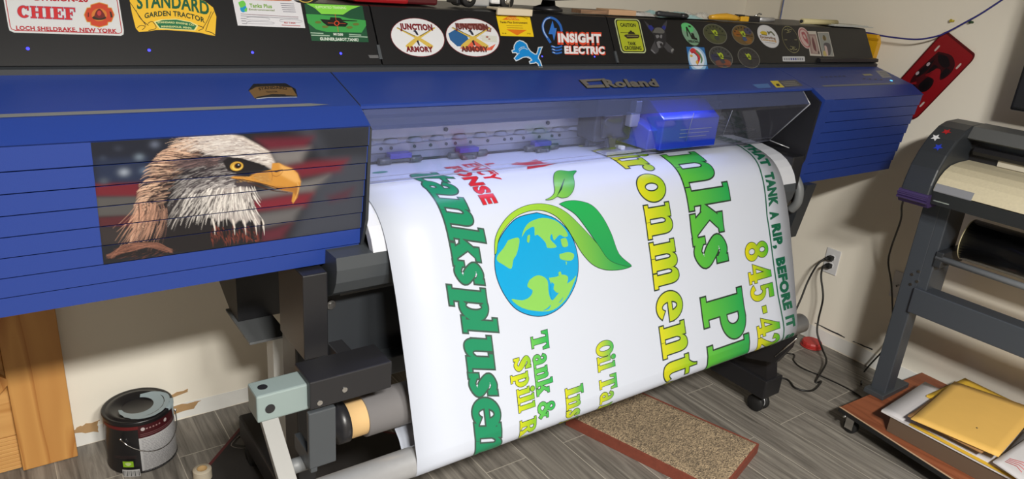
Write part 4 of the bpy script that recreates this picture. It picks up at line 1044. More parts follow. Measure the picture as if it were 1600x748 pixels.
sticker(a, 1, 'yellow-green TANK CROSSING caution sign')
# grey masked skull with crossed launchers
a = Art(); G1 = rgb(66, 66, 70); G2 = rgb(40, 40, 44); G3 = rgb(120, 120, 124)
q = lambda *P: [QZ(*p) for p in P]
a.poly(q((440, 212), (480, 245), (560, 330), (760, 520), (740, 562), (690, 540), (530, 350), (470, 270)), G1, LU); a.poly(q((680, 215), (645, 250), (600, 330), (505, 520), (560, 568), (590, 540), (650, 350), (680, 260)), G1, LU)
a.poly(q((482, 268), (515, 262), (545, 295), (520, 325), (490, 300)), rgb(40, 48, 130), LU); a.poly(q((625, 285), (650, 262), (672, 285), (652, 322), (628, 318)), rgb(40, 48, 130), LU)
a.poly([QZ(*p) for p in smooth([(530, 330), (545, 292), (590, 280), (640, 300), (668, 345), (672, 420), (655, 480), (610, 512), (570, 480), (550, 410)])], G2, LU)
a.poly([QZ(*p) for p in smooth([(532, 340), (560, 295), (610, 290), (655, 325), (640, 350), (570, 345)])], rgb(98, 98, 96), LU)
for P in ([(560, 370), (590, 365), (600, 385), (575, 400)], [(615, 360), (630, 370), (625, 400), (608, 390)], [(570, 440), (600, 430), (640, 450), (620, 490), (590, 500)]): a.poly([QZ(*p) for p in smooth(P)], G3, LU)
a.poly(q((600, 455), (625, 450), (640, 475), (615, 490)), G2, LU); a.poly(q((520, 515), (560, 555), (548, 560), (510, 525)), G3, LU); a.poly(q((720, 520), (745, 505), (752, 520), (728, 548)), rgb(130, 130, 130), LU)
sticker(a, 2, 'grey masked skull with crossed tubes sticker')
# round stickers
RZ = lambda x, y: (1050 + x * 180 / 1463., 20 + y * 92 / 748.)
def rnd(cx, cy, rx, ry, tilt, base, edge):
    a = Art(); c = RZ(cx, cy); k = 180 / 1463.
    T = lambda x, y: LU(c[0] + (x * rx + y * ry * tilt) * k, c[1] + y * ry * k + x * rx * k * .12)
    a.poly(ell(0, 0, 1.0), edge, T); a.poly(ell(0, 0, .95), base, T); return a, T
a, T = rnd(234, 272, 108, 150, .34, rgb(120, 158, 132), rgb(40, 60, 46))
a.poly(ell(-.1, -.55, .72, .4), rgb(96, 196, 120), T)
a.poly([(-.5, .2), (-.3, -.6), (-.12, -.62), (.05, .05), (.2, .25), (.6, .26), (.62, .46), (-.05, .42), (-.12, .0), (-.25, -.3), (-.38, .28)], rgb(20, 26, 22), T)
a.poly(rc(.1, -.1, .4, .25), rgb(20, 26, 22), T); a.poly(rc(.05, -.75, .35, -.6), rgb(30, 50, 36), T)
a.text('OPERATING', (-.62, .74), (.66, .70), (0, -.2), rgb(20, 26, 22), T, bold=.04)
sticker(a, 2, 'green round sticker with an excavator')
def figure(a, T, body, sign=1):
    a.poly(smooth([(-.32, -.42), (-.16, -.30), (.02, -.42), (.2, -.22), (.2, .12), (.02, .16), (-.12, -.02)]), rgb(168, 190, 40), T)
    a.poly(ell(.03, -.12, .08, .12), rgb(90, 100, 30), T); a.poly(rc(-.6, -.02, .9, .04), rgb(26, 26, 28), T)
    a.poly(smooth([(-.05, .16), (.2, .2), (.3, .5), (.05, .6), (-.1, .4)]), body, T)
for (cx, cy, rx, ry), base, body, lab, extra in (
        ((545, 270, 152, 128), rgb(74, 78, 52), rgb(60, 64, 62), 'olive round sticker with a yellow-green figure', [((-.1, .3), rgb(84, 94, 44))]),
        ((900, 283, 142, 128), rgb(104, 82, 44), rgb(60, 80, 120), 'orange and blue round sticker with a green figure', [((-.5, -.1), rgb(140, 88, 30)), ((.5, -.45), rgb(66, 64, 90)), ((.4, .5), rgb(132, 92, 40))]),
        ((620, 562, 150, 136), rgb(62, 64, 66), rgb(60, 60, 66), 'grey round sticker with red and blue patches below', [((-.5, .1), rgb(48, 50, 78)), ((.45, .5), rgb(130, 72, 52)), ((-.2, .65), rgb(110, 70, 60))]),
        ((974, 572, 140, 132), rgb(52, 50, 54), rgb(44, 44, 48), 'dark grey round sticker with a yellow-green figure', [])):
    a, T = rnd(cx, cy, rx, ry, .16, base, rgb(112, 112, 104))
    for (ex, ey), col in extra: a.poly(smooth([(ex - .35, ey - .2), (ex, ey - .32), (ex + .32, ey - .1), (ex + .2, ey + .3), (ex - .25, ey + .24)]), col, T)
    figure(a, T, body)
    for k in range(7):
        an = math.radians(-160 + 22 * k); a.poly(ell(.74 * math.cos(an), .74 * math.sin(an), .07, .09, 8), rgb(36, 38, 32), T)
    sticker(a, 2, lab)
# fish card
a = Art(); P = [RZ(180, 432), RZ(408, 440), RZ(465, 745), RZ(228, 748)]; S2 = lambda u, v: LU(*bil(P, u, v))
a.poly(rc(0, 0, 1, 1), rgb(42, 108, 176), S2); a.poly(ell(.5, .5, .5, .52), rgb(150, 190, 226), S2); a.poly(ell(.48, .47, .40, .42), rgb(214, 224, 240), S2)
a.poly(stroke([(.2, .22, .16), (.34, .14, .2), (.52, .24, .18), (.6, .42, .16), (.52, .6, .1), (.42, .68, .14)], 4), rgb(196, 52, 60), S2); a.poly(stroke([(.5, .15, .1), (.68, .3, .1), (.74, .5, .1), (.66, .66, .05)], 4), rgb(90, 132, 96), S2)
a.poly([ell(.2, .36, .08, .05), ell(.46, .62, .07, .08)], rgb(216, 170, 70), S2); a.poly(stroke([(.3, .2, .03), (.5, .34, .04), (.56, .5, .03)], 4), rgb(110, 20, 40), S2); a.poly(rc(.15, .93, .85, .98), rgb(220, 226, 236), S2)
sticker(a, 2, 'blue card with a jumping red fish')
# white round sticker with yellow digger
a, T = rnd(1220, 300, 132, 146, .30, rgb(216, 218, 222), rgb(190, 192, 196))
a.poly(smooth([(-.7, -.28), (-.4, -.42), (-.05, -.36), (-.1, -.12), (-.6, -.14)]), rgb(206, 180, 40), T); a.poly(rc(-.62, -.12, -.08, -.05), rgb(50, 46, 36), T)
a.text('Excavating', (-.82, .20), (.66, .20), (0, -.22), rgb(120, 84, 50), T, bold=.03); a.text('Contracting', (-.8, .42), (.66, .42), (0, -.18), rgb(196, 150, 60), T, bold=.03); a.poly(rc(-.5, .54, .5, .58), rgb(150, 150, 154), T)
a.poly(smooth([(.0, -.5), (.2, -.42), (.45, -.5), (.7, -.2), (.6, -.1), (.4, -.34), (.2, -.24), (.1, -.1)]), rgb(110, 112, 90), T)
sticker(a, 2, 'white round sticker with a yellow digger')
# thin oval sight sticker
EZ = lambda x, y: (1180 + x * 210 / 1600., 20 + y * 92 / 701.)
a = Art(); c = EZ(422, 318); k = 210 / 1600.
T = lambda x, y: LU(c[0] + (x * 96 + y * 160 * .28) * k, c[1] + y * 160 * k)
OL = rgb(156, 152, 108)
a.poly(ring(0, 0, 1, 1, .965, .965), OL, T)
for sgn in (-1, 1):
    a.poly(chain([(0, sgn * .85), (0, sgn * .58)], .05) + chain([(-.45, sgn * .70), (-.2, sgn * .76), (-.05, sgn * .6)], .045) + chain([(.45, sgn * .70), (.2, sgn * .76), (.05, sgn * .6)], .045) + chain([(sgn * .45, .02), (sgn * .8, .02)], .035) + chain([(-.3, sgn * .5), (.3, sgn * .58)], .03), OL, T)
sticker(a, 2, 'thin oval outline sticker with sight marks')
# pink round, two photo cards, white strip
a = Art(); c = EZ(590, 300); T2 = lambda x, y: LU(c[0] + (x * 72 + y * 128 * .3) * k, c[1] + y * 128 * k + x * 4 * k)
a.poly(ell(0, 0, 1), rgb(206, 180, 176), T2); a.poly(ring(0, 0, .85, .88, .74, .78), rgb(170, 90, 96), T2); a.poly(smooth([(-.35, -.5), (.2, -.55), (.4, 0), (.3, .55), (-.1, .3), (-.3, 0)]), rgb(168, 84, 92), T2); a.poly(smooth([(-.2, -.3), (.1, -.3), (.15, .1), (-.1, 0)]), rgb(206, 180, 176), T2)
sticker(a, 2, 'pink round sticker partly under a card')
def card(P, label, tone):
    a = Art(); Q = [EZ(*p) for p in P]; S3 = lambda u, v: LU(*bil(Q, u, v))
    a.poly(rc(0, 0, 1, 1), rgb(206, 200, 190), S3); return a, S3
a, S3 = card([(605, 216), (722, 220), (790, 518), (652, 510)], '', 0)
a.poly(rc(.1, .12, .9, .92), rgb(158, 132, 128), S3); a.poly(rc(.28, .2, .78, .88), rgb(176, 156, 148), S3); a.poly(smooth([(.5, .22), (.58, .3), (.66, .55), (.62, .82), (.42, .7), (.4, .4)]), rgb(110, 62, 66), S3)
a.poly(rc(.76, .8, .86, .92), rgb(70, 60, 56), S3)
sticker(a, 2, 'pale card with a reddish figure')
a, S3 = card([(738, 228), (872, 228), (940, 520), (803, 518)], '', 0)
a.poly(rc(.04, .03, .96, .98), rgb(150, 154, 150), S3); a.poly(ell(.5, .26, .16, .1), rgb(176, 148, 90), S3); a.poly(smooth([(.42, .14), (.56, .14), (.62, .3), (.5, .36), (.38, .3)]), rgb(96, 84, 50), S3)
a.poly(smooth([(.3, .5), (.52, .44), (.86, .5), (.8, .8), (.6, .95), (.3, .9)]), rgb(84, 80, 86), S3); a.poly(smooth([(.34, .56), (.52, .6), (.5, .95), (.3, .95)]), rgb(204, 180, 176), S3); a.poly(smooth([(.1, .8), (.3, .78), (.36, .97), (.1, .97)]), rgb(196, 178, 110), S3)
sticker(a, 2, 'photo card with a person in a dark coat')
a = Art(); Q = [EZ(322, 520), EZ(588, 520), EZ(592, 580), EZ(328, 580)]; S4 = lambda u, v: LU(*bil(Q, u, v))
a.poly(rrect(0, 0, 1, 1, .08), rgb(206, 208, 212), S4)
for k in range(9): a.poly(rc(.06 + .1 * k, .3, .12 + .1 * k, .75), rgb(70, 76, 150) if k in (3, 4, 5) else rgb(140, 142, 150), S4)
sticker(a, 2, 'small white label strip')
# sticker slivers at the lid's top edge on the left section
a = Art(); a.poly([(355, -12), (455, -10), (456, .5), (452, 2), (372, -.8)], rgb(226, 112, 56), LU)
sticker(a, 0, 'orange sticker at the top edge')
a = Art(); a.poly(ell(478, -5, 22, 11), rgb(30, 30, 30), LU); a.poly(ring(478, -5, 13, 9.5, 11, 8), rgb(196, 168, 80), LU); a.poly(ell(478, -5, 6, 5), rgb(160, 140, 90), LU)
sticker(a, 0, 'black round emblem with a gold ring at the top edge')
# ------------------------------------------------------------------ eagle print on the left cover, painted as vertex colours of a fine grid
def face_ab(px, py):
    """photo measurement -> (x, t) on the front face"""
    a = face_pt(0); b = face_pt(1); n = np.array([0, -(b[1] - a[1]), b[0] - a[0]])
    q = on_plane(px, py, (0, a[0], a[1]), n); v = b - a
    return q[0], float((np.array([q[1], q[2]]) - a) @ v / (v @ v))
EX0 = face_ab(150, 300)[0]; EX1 = IX0 - .002; ET1 = 6 / NSL
EW, EH = 860, 480
def E_(px, py):
    x, t = face_ab(px, py); return ((x - EX0) / (EX1 - EX0) * EW, t / ET1 * EH)
img = np.zeros((EH, EW, 3)); yy, xx = np.mgrid[0:EH, 0:EW].astype(float)
def blend(mask, col):
    img[:] = img * (1 - mask[..., None]) + np.array(col) * mask[..., None]
def fillp(P, col, soft=1.0, blur=0.0):
    P = np.array(P, float); x0, y0 = np.floor(P.min(0) - 3 - blur).astype(int); x1, y1 = np.ceil(P.max(0) + 3 + blur).astype(int)
    x0, y0 = max(x0, 0), max(y0, 0); x1, y1 = min(x1, EW), min(y1, EH)
    if x1 <= x0 or y1 <= y0: return
    X_ = xx[y0:y1, x0:x1]; Y_ = yy[y0:y1, x0:x1]; ins = np.zeros(X_.shape, bool); dist = np.full(X_.shape, 1e9)
    for i in range(len(P)):
        (ax, ay), (bx, by) = P[i - 1], P[i]
        c = (ay > Y_) != (by > Y_)
        with np.errstate(divide='ignore', invalid='ignore'): ins ^= c & (X_ < (bx - ax) * (Y_ - ay) / ((by - ay) if by != ay else 1e-9) + ax)
        L2 = (bx - ax) ** 2 + (by - ay) ** 2 + 1e-9; t = np.clip(((X_ - ax) * (bx - ax) + (Y_ - ay) * (by - ay)) / L2, 0, 1)
        dist = np.minimum(dist, np.hypot(X_ - ax - t * (bx - ax), Y_ - ay - t * (by - ay)))
    w = max(soft, blur); sd = np.where(ins, dist, -dist); m = np.clip(0.5 + sd / (2 * w), 0, 1) if blur == 0 else 1 / (1 + np.exp(-sd / blur * 2.2))
    sub = img[y0:y1, x0:x1]; sub[:] = sub * (1 - m[..., None]) + np.array(col) * m[..., None]
def brush(P, w0, w1, col, op=1.0):
    P = [np.array(p) for p in P]; Q = catmull(P, 5); n = len(Q)
    A = np.array(Q); x0, y0 = np.floor(A.min(0) - 5).astype(int); x1, y1 = np.ceil(A.max(0) + 5).astype(int)
    x0, y0 = max(x0, 0), max(y0, 0); x1, y1 = min(x1, EW), min(y1, EH)
    if x1 <= x0 or y1 <= y0: return
    X_ = xx[y0:y1, x0:x1]; Y_ = yy[y0:y1, x0:x1]; m = np.zeros(X_.shape)
    for i in range(n - 1):
        (ax, ay), (bx, by) = Q[i], Q[i + 1]; L2 = (bx - ax) ** 2 + (by - ay) ** 2 + 1e-9
        t = np.clip(((X_ - ax) * (bx - ax) + (Y_ - ay) * (by - ay)) / L2, 0, 1); d = np.hypot(X_ - ax - t * (bx - ax), Y_ - ay - t * (by - ay))
        u = (i + t) / (n - 1); w = (w0 + (w1 - w0) * u) * np.minimum(1, 0.35 + 3 * u)
        m = np.maximum(m, np.clip(w - d + .5, 0, 1))
    sub = img[y0:y1, x0:x1]; m = (m * op)[..., None]; sub[:] = sub * (1 - m) + np.array(col) * m
EA = lambda x, y: E_(140 + x * 220 / 731., 195 + y * 225 / 748.)
EB = lambda x, y: E_(320 + x * 260 / 864., 195 + y * 225 / 748.)
# blurred flag behind
img[:] = rgb(30, 32, 40)
fillp([(0, 0), (EW * .5, 0), (EW * .45, EH * .4), (0, EH * .45)], rgb(26, 32, 48), blur=14)
fillp([EA(30, 180), EA(300, 170), EA(300, 300), EA(35, 300)], rgb(34, 46, 74), blur=12)
for P, c in (([(25, 306), (260, 300), (260, 375), (30, 372)], rgb(112, 30, 44)), ([(30, 378), (250, 372), (250, 470), (40, 478)], rgb(86, 84, 84)), ([(40, 482), (240, 470), (240, 535), (50, 530)], rgb(84, 36, 44)), ([(50, 535), (220, 535), (200, 620), (60, 620)], rgb(52, 46, 48))):
    fillp([EA(*p) for p in P], c, blur=7)
for x, y, r, c in ((180, 248, 10, rgb(150, 160, 176)), (258, 168, 9, rgb(110, 124, 140)), (340, 105, 9, rgb(96, 104, 124)), (285, 240, 9, rgb(96, 112, 136)), (75, 292, 9, rgb(76, 84, 98)), (70, 175, 7, rgb(50, 60, 80)), (150, 125, 8, rgb(48, 54, 70))):
    cx, cy = EA(x, y); m = np.exp(-((xx - cx) ** 2 + (yy - cy) ** 2) / (2 * r * r)); blend(m * .9, c)
fillp([EB(460, 0), EB(864, 0), EB(864, 560), EB(440, 600), EB(560, 360), EB(640, 200)], rgb(66, 70, 82), blur=30)
fillp([EB(560, 0), EB(864, 0), EB(864, 160), EB(640, 170)], rgb(44, 47, 56), blur=24)
for P, c in (([(270, 75), (560, 65), (520, 125), (330, 135)], rgb(104, 32, 50)), ([(340, 140), (540, 120), (500, 195), (420, 210), (360, 190)], rgb(126, 122, 122)), ([(400, 220), (560, 190), (740, 180), (700, 240), (500, 275)], rgb(118, 36, 52)), ([(480, 300), (640, 265), (560, 350), (420, 365), (260, 390), (250, 350)], rgb(118, 114, 114)), ([(240, 400), (420, 370), (560, 355), (520, 425), (380, 440), (250, 455)], rgb(126, 36, 52)), ([(250, 470), (500, 430), (460, 500), (290, 540)], rgb(104, 102, 104)), ([(290, 560), (450, 515), (400, 590), (300, 610)], rgb(96, 40, 54)), ([(640, 370), (770, 330), (740, 380), (660, 400)], rgb(84, 50, 64))):
    fillp([EB(*p) for p in P], c, blur=15)
# dark body
fillp([EA(*p) for p in [(330, 250), (520, 110), (731, 120), (731, 640), (430, 660), (90, 700), (150, 640), (230, 560), (260, 450)]], rgb(30, 27, 31), soft=3)
rr = random.Random(11)
def mixc(c0, c1, t): return tuple(a + (b - a) * t for a, b in zip(c0, c1))
def cl01(v): return min(1, max(0, v))
# red-brown breast under the throat
for k in range(130):
    s = np.array(EB(rr.uniform(30, 285), rr.uniform(520, 600))); c = mixc(rgb(30, 22, 26), rgb(140, 66, 52), rr.random())
    e = s + np.array([rr.uniform(-6, 10), rr.uniform(20, 40)]); e[1] = min(e[1], EH - 2 - rr.uniform(0, 6)); brush([s, (s + e) / 2 + [2, 0], e], rr.uniform(1.5, 3), .4, c, .8)
# back-of-head feathers: long tan locks with dark gaps, from the face out to the ragged outline
edge = catmull([EA(*p) for p in [(505, 58), (455, 88), (375, 126), (335, 162), (290, 212), (262, 295), (240, 370), (232, 450), (226, 520), (200, 592)]], 8)
inner = catmull([EA(*p) for p in [(680, 95), (640, 125), (590, 160), (545, 200), (500, 245), (455, 300), (415, 370), (390, 430), (360, 480), (330, 520)]], 8)
def lock(i, a0, a1, w, c, op=1.0):
    e = np.array(edge[i]); n_ = np.array(inner[min(i, len(inner) - 1)]); p0 = n_ + (e - n_) * a0; p1 = n_ + (e - n_) * a1
    drop = np.array([-4, 10 + 62 * (i / len(edge))]) * (a1 - a0) * 1.4; p1 = p1 + drop; mid = (p0 + p1) / 2 + np.array([-6, -8]) * (.4 + a1 - a0)
    brush([p0, mid, p1], w, .4, c, op)
for k in range(150): lock(int(rr.random() * (len(edge) - 1)), rr.uniform(0, .5), rr.uniform(.6, .98), rr.uniform(2.5, 4.5), mixc(rgb(56, 42, 44), rgb(150, 112, 98), rr.random()))
for k in range(300):
    i = int(rr.random() * (len(edge) - 1)); a0 = rr.uniform(0, .72); a1 = min(1.03, a0 + rr.uniform(.22, .5)); lit = cl01(rr.gauss(-.08 + .85 * a1, .28))
    lock(i, a0, a1, rr.uniform(1.8, 4.2), mixc(rgb(58, 42, 44), rgb(232, 192, 164), lit))
    if rr.random() < .6: lock(min(i + 1, len(edge) - 2), a0 + .03, a1 + .02, rr.uniform(1.4, 2.4), rgb(34, 26, 30), .85)
for i in range(0, len(edge) - 1, 2): lock(i, .62, 1.0 + rr.uniform(-.02, .05), rr.uniform(2.2, 3.2), mixc(rgb(200, 158, 134), rgb(236, 200, 174), rr.random()))
# lower mane locks
for k in range(120):
    t = rr.random(); s = np.array(EA(255 + 150 * t, 400 + rr.uniform(0, 70))); e = s + np.array([-20 - 70 * rr.random() * (1 - t), 70 + 90 * rr.random()])
    brush([s, (s + e) / 2 + [8, -4], e], rr.uniform(1.2, 2.8), .3, mixc(rgb(60, 42, 42), rgb(214, 164, 138), cl01(rr.gauss(.75 - .6 * t, .25))))
# shoulder
for k in range(70):
    t = rr.random(); y = 625 + 40 * rr.random(); p = [EA(85 + 40 * rr.random(), 695 - 20 * t), EA(170 + 50 * t, y - 6 * t), EA(290 + 60 * t, 612 + 24 * rr.random()), EA(400 + 32 * t, 645 + 20 * rr.random())]
    brush(p, 1.1, .5, mixc(rgb(52, 32, 30), rgb(176, 120, 100), rr.random()), .8)
for k in range(110):
    s = np.array(EA(rr.uniform(120, 430), rr.uniform(640, 700))); brush([s, s + [12, -4]], 1.2, .3, mixc(rgb(26, 20, 20), rgb(120, 72, 60), rr.random()), .7)
# side of the face: grey-brown feathers swept back
fillp([EB(*p) for p in [(-120, 190), (-20, 160), (110, 170), (150, 250), (260, 300), (230, 345), (60, 345), (-60, 400), (-110, 330)]], rgb(70, 62, 68), blur=8)
for k in range(380):
    t = rr.random(); u = rr.random(); s = np.array(EB(165 - 290 * t, 185 + 150 * u + 40 * t)); L = rr.uniform(16, 46)
    e = s + np.array([-L, L * (.02 + .55 * t + .35 * u)]); g = cl01(rr.gauss(.08 + .62 * u - .18 * t, .26))
    brush([s, (s + e) / 2 + [-1, -3], e], rr.uniform(1.2, 3.0), .3, mixc(rgb(30, 26, 34), rgb(228, 222, 220), g), .9)
for k in range(150):
    t = rr.random(); s = np.array(EB(90 - 210 * t + rr.uniform(-20, 20), 160 + rr.uniform(0, 50) + 14 * t)); L = rr.uniform(18, 42); e = s + np.array([-L, L * .28])
    brush([s, (s + e) / 2 + [0, -3], e], rr.uniform(1.0, 2.2), .3, mixc(rgb(44, 34, 42), rgb(150, 122, 120), cl01(rr.gauss(.35, .3))), .9)
# throat
fillp([EB(*p) for p in [(20, 370), (60, 335), (200, 322), (262, 340), (235, 385), (250, 430), (290, 500), (305, 540), (280, 520), (258, 515), (235, 490), (205, 520), (185, 490), (150, 520), (120, 480), (85, 500), (60, 500), (40, 470), (20, 430)]], rgb(176, 167, 164), soft=4)
for k in range(470):
    t = rr.random(); s = np.array(EB(-150 + 410 * t, 335 + rr.uniform(0, 130) - 18 * t)); L = rr.uniform(24, 74); e = s + np.array([-L * .45 + L * .95 * t * t - 4, L])
    top = EB(0, 572)[1]
    if e[1] > top: e[1] = top - rr.uniform(0, 30)
    g = cl01(rr.gauss(.66 if t > .42 else .05 + 1.2 * t, .34)); brush([s, (s + e) / 2 + [-3, -2], e], rr.uniform(1.3, 3.4), .3, mixc(rgb(44, 38, 44), rgb(244, 238, 232), g))
for x in (52, 155, 212, 268, 308): brush([EB(x - 10, 490), EB(x - 1, 535), EB(x + 2, 574)], 4.2, .3, rgb(228, 220, 212))
for x in (100, 185, 240, 288): brush([EB(x + 4, 496), EB(x + 6, 540), EB(x + 2, 590)], 5, 2, rgb(28, 22, 26))
# white crown
fillp([EB(*p) for p in [(-40, 66), (10, 52), (110, 47), (200, 63), (280, 105), (335, 138), (365, 195), (345, 230), (300, 205), (200, 176), (100, 164), (0, 150), (-30, 110)]], rgb(198, 187, 180), soft=4)
for k in range(560):
    t = rr.random() ** .9; u = rr.random(); top_y = 50 + 130 * max(0, (.55 - t) / .55) ** 1.6; bot_y = 205 - 95 * t
    s = np.array(EB(352 - 480 * t + rr.uniform(-8, 8), top_y + (bot_y - top_y) * u + 2)); L = rr.uniform(14, 40)
    e = s + np.array([-L, -L * .30 * (1 - t) * (1 - u) + L * (.10 + .35 * t) * u + rr.uniform(-3, 3)]); tan = cl01((t - .62) * 2.2 + rr.uniform(-.3, .3))
    c1 = mixc(rgb(244, 238, 232), rgb(224, 190, 164), tan); c0 = mixc(rgb(140, 126, 126), rgb(96, 70, 62), tan)
    brush([s, (s + e) / 2 + [0, -2], e], rr.uniform(1.0, 2.6), .3, mixc(c0, c1, cl01(rr.gauss(.64, .36))), .95)
for k in range(46):
    t = rr.random(); x = -60 + 400 * t; y = 50 + 95 * max(0, (x - 120) / 220) ** 1.5 + rr.uniform(-2, 5); s = np.array(EB(x + 8, y + 6)); brush([s, s + [-9, -4], s + [-20, -6 + 5 * (1 - t)]], 2.0, .3, mixc(rgb(190, 176, 168), rgb(238, 230, 224), rr.random()))
# brow and eye
fillp([EB(*p) for p in [(95, 190), (130, 172), (200, 178), (262, 196), (312, 214), (300, 232), (245, 236), (205, 240), (150, 250), (115, 235)]], rgb(26, 22, 28), soft=2)
cx, cy = EB(166, 216); rx = EB(204, 216)[0] - cx
def disk(cx, cy, rx, ry, c): blend(np.clip((1 - np.sqrt(((xx - cx) / rx) ** 2 + ((yy - cy) / ry) ** 2)) * rx + .5, 0, 1), c)
disk(cx, cy, rx, rx * .93, rgb(40, 30, 24)); disk(cx, cy, rx * .90, rx * .80, rgb(206, 160, 60)); disk(cx + 1, cy + 3, rx * .7, rx * .55, rgb(232, 200, 96)); disk(cx + 3, cy - 1, rx * .52, rx * .5, rgb(160, 104, 30)); disk(cx + 4, cy - 2, rx * .42, rx * .42, rgb(16, 12, 12)); disk(cx + 6, cy - 5, 2.2, 2.2, rgb(240, 240, 240))
brush([EB(118, 196), EB(170, 178), EB(240, 200), EB(310, 216)], 4, 2, rgb(20, 16, 22))
# beak
fillp([EB(*p) for p in [(135, 278), (150, 270), (230, 272), (290, 244), (345, 232), (350, 200), (385, 198), (415, 215), (450, 225), (482, 252), (498, 294), (494, 330), (480, 378), (457, 408), (450, 396), (460, 352), (440, 348), (400, 342), (345, 322), (280, 302), (200, 292)]], rgb(208, 146, 62), soft=1.5)
fillp([EB(*p) for p in [(390, 205), (450, 228), (482, 258), (494, 296), (470, 300), (430, 280), (395, 262)]], rgb(232, 176, 100), blur=5)
fillp([EB(*p) for p in [(350, 318), (430, 322), (470, 316), (492, 318), (478, 376), (460, 352), (440, 347), (400, 341)]], rgb(170, 112, 50), blur=4)
fillp([EB(*p) for p in [(250, 262), (330, 246), (345, 300), (280, 296)]], rgb(190, 138, 70), blur=6)
for k in range(70):
    s = np.array(EB(rr.uniform(160, 330), rr.uniform(268, 300))); brush([s, s + [9, 2]], 1, .3, mixc(rgb(130, 84, 40), rgb(236, 196, 120), rr.random()), .6)
fillp([EB(*p) for p in [(362, 246), (380, 234), (404, 230), (398, 242), (372, 250)]], rgb(50, 30, 22), soft=1.5)
brush([EB(350, 262), EB(372, 270), EB(396, 258), EB(412, 236)], 1.4, .5, rgb(140, 90, 40)); brush([EB(345, 235), EB(352, 262), EB(348, 290)], 1.6, .6, rgb(150, 100, 50))
brush([EB(132, 282), EB(200, 288), EB(280, 302), EB(345, 318), EB(400, 336)], 2.2, 1.2, rgb(70, 40, 24))
brush([EB(220, 300), EB(300, 325), EB(360, 345), EB(430, 352)], 3.2, 1.4, rgb(70, 44, 34)); brush([EB(480, 300), EB(486, 340), EB(462, 400)], 1.4, .6, rgb(240, 200, 130), .8)
# mesh: a fine grid on every slat
def sample(u, v):
    x = np.clip(u * (EW - 1), 0, EW - 1.001); y = np.clip(v * (EH - 1), 0, EH - 1.001); i = x.astype(int); j = y.astype(int); fx = (x - i)[:, None]; fy = (y - j)[:, None]
    return (img[j, i] * (1 - fx) + img[j, i + 1] * fx) * (1 - fy) + (img[j + 1, i] * (1 - fx) + img[j + 1, i + 1] * fx) * fy
V = []; F = []; U = []
NXE, NYE = 430, 40
for k in range(6):
    t0 = (k + (0.10 if k else 0.0)) / NSL; t1 = (k + 1) / NSL; o = len(V); w = np.array(printer['_w'])
    for j in range(NYE + 1):
        t = t0 + (t1 - t0) * j / NYE; p = face_pt(t, -.004 + .004 * (t - t0) / (t1 - t0) + .0005)
        for i in range(NXE + 1):
            # the left edge of the print leans with the photo of it
            x = EX0 + (EX1 - EX0) * i / NXE; V.append((x - w[0], p[0] - w[1], p[1] - w[2])); U.append((i / NXE, t / ET1))
    for j in range(NYE):
        for i in range(NXE): F.append((o + j * (NXE + 1) + i, o + j * (NXE + 1) + i + 1, o + (j + 1) * (NXE + 1) + i + 1, o + (j + 1) * (NXE + 1) + i))
me = bpy.data.meshes.new('eagle_print'); me.from_pydata(V, [], F); U = np.array(U)
cl = np.ones((len(V), 4), np.float32); cl[:, :3] = sample(U[:, 0], U[:, 1]) * .66
at = me.color_attributes.new('Col', 'FLOAT_COLOR', 'POINT'); at.data.foreach_set('color', cl.ravel()); me.materials.append(attr_mat('eagle_wrap', .35, .4))
eo = bpy.data.objects.new('eagle_print', me); C.objects.link(eo); eo.parent = lc; eo['label'] = 'bald eagle head over a blurred flag'
# ------------------------------------------------------------------ paint can
PC = (.262, 2.275); R = .1035; HC = .192
can = thing('paint_can', 'opened paint can with grey-blue paint spilled on its black lid', 'paint can', (PC[0], PC[1], 0))
canred = mat('dark_red_print', rgb(74, 26, 30), .35); canblk = mat('can_black', rgb(26, 25, 27), .3); canwht = mat('can_label_white', rgb(206, 206, 208), .45)
MB().lathe([(0, 0.003), (R - .003, .003), (R, 0), (R + .0015, .002), (R + .0015, .006), (R - .0005, .009), (R - .0005, HC - .012), (R + .001, HC - .009), (R + .001, HC - .003)], (PC[0], PC[1], 0), n=56).build('can_body', canblk, can)
MB().lathe([(R + .001, HC - .004), (R + .0015, HC), (R - .003, HC + .0015), (R - .008, HC - .001), (R - .012, HC - .001), (R - .016, HC + .002), (R - .026, HC + .002), (R - .03, HC - .001), (.050, HC - .003), (.048, HC - .006), (.046, HC - .007), (0, HC - .007)], (PC[0], PC[1], 0), n=56).build('can_lid', canblk, can)
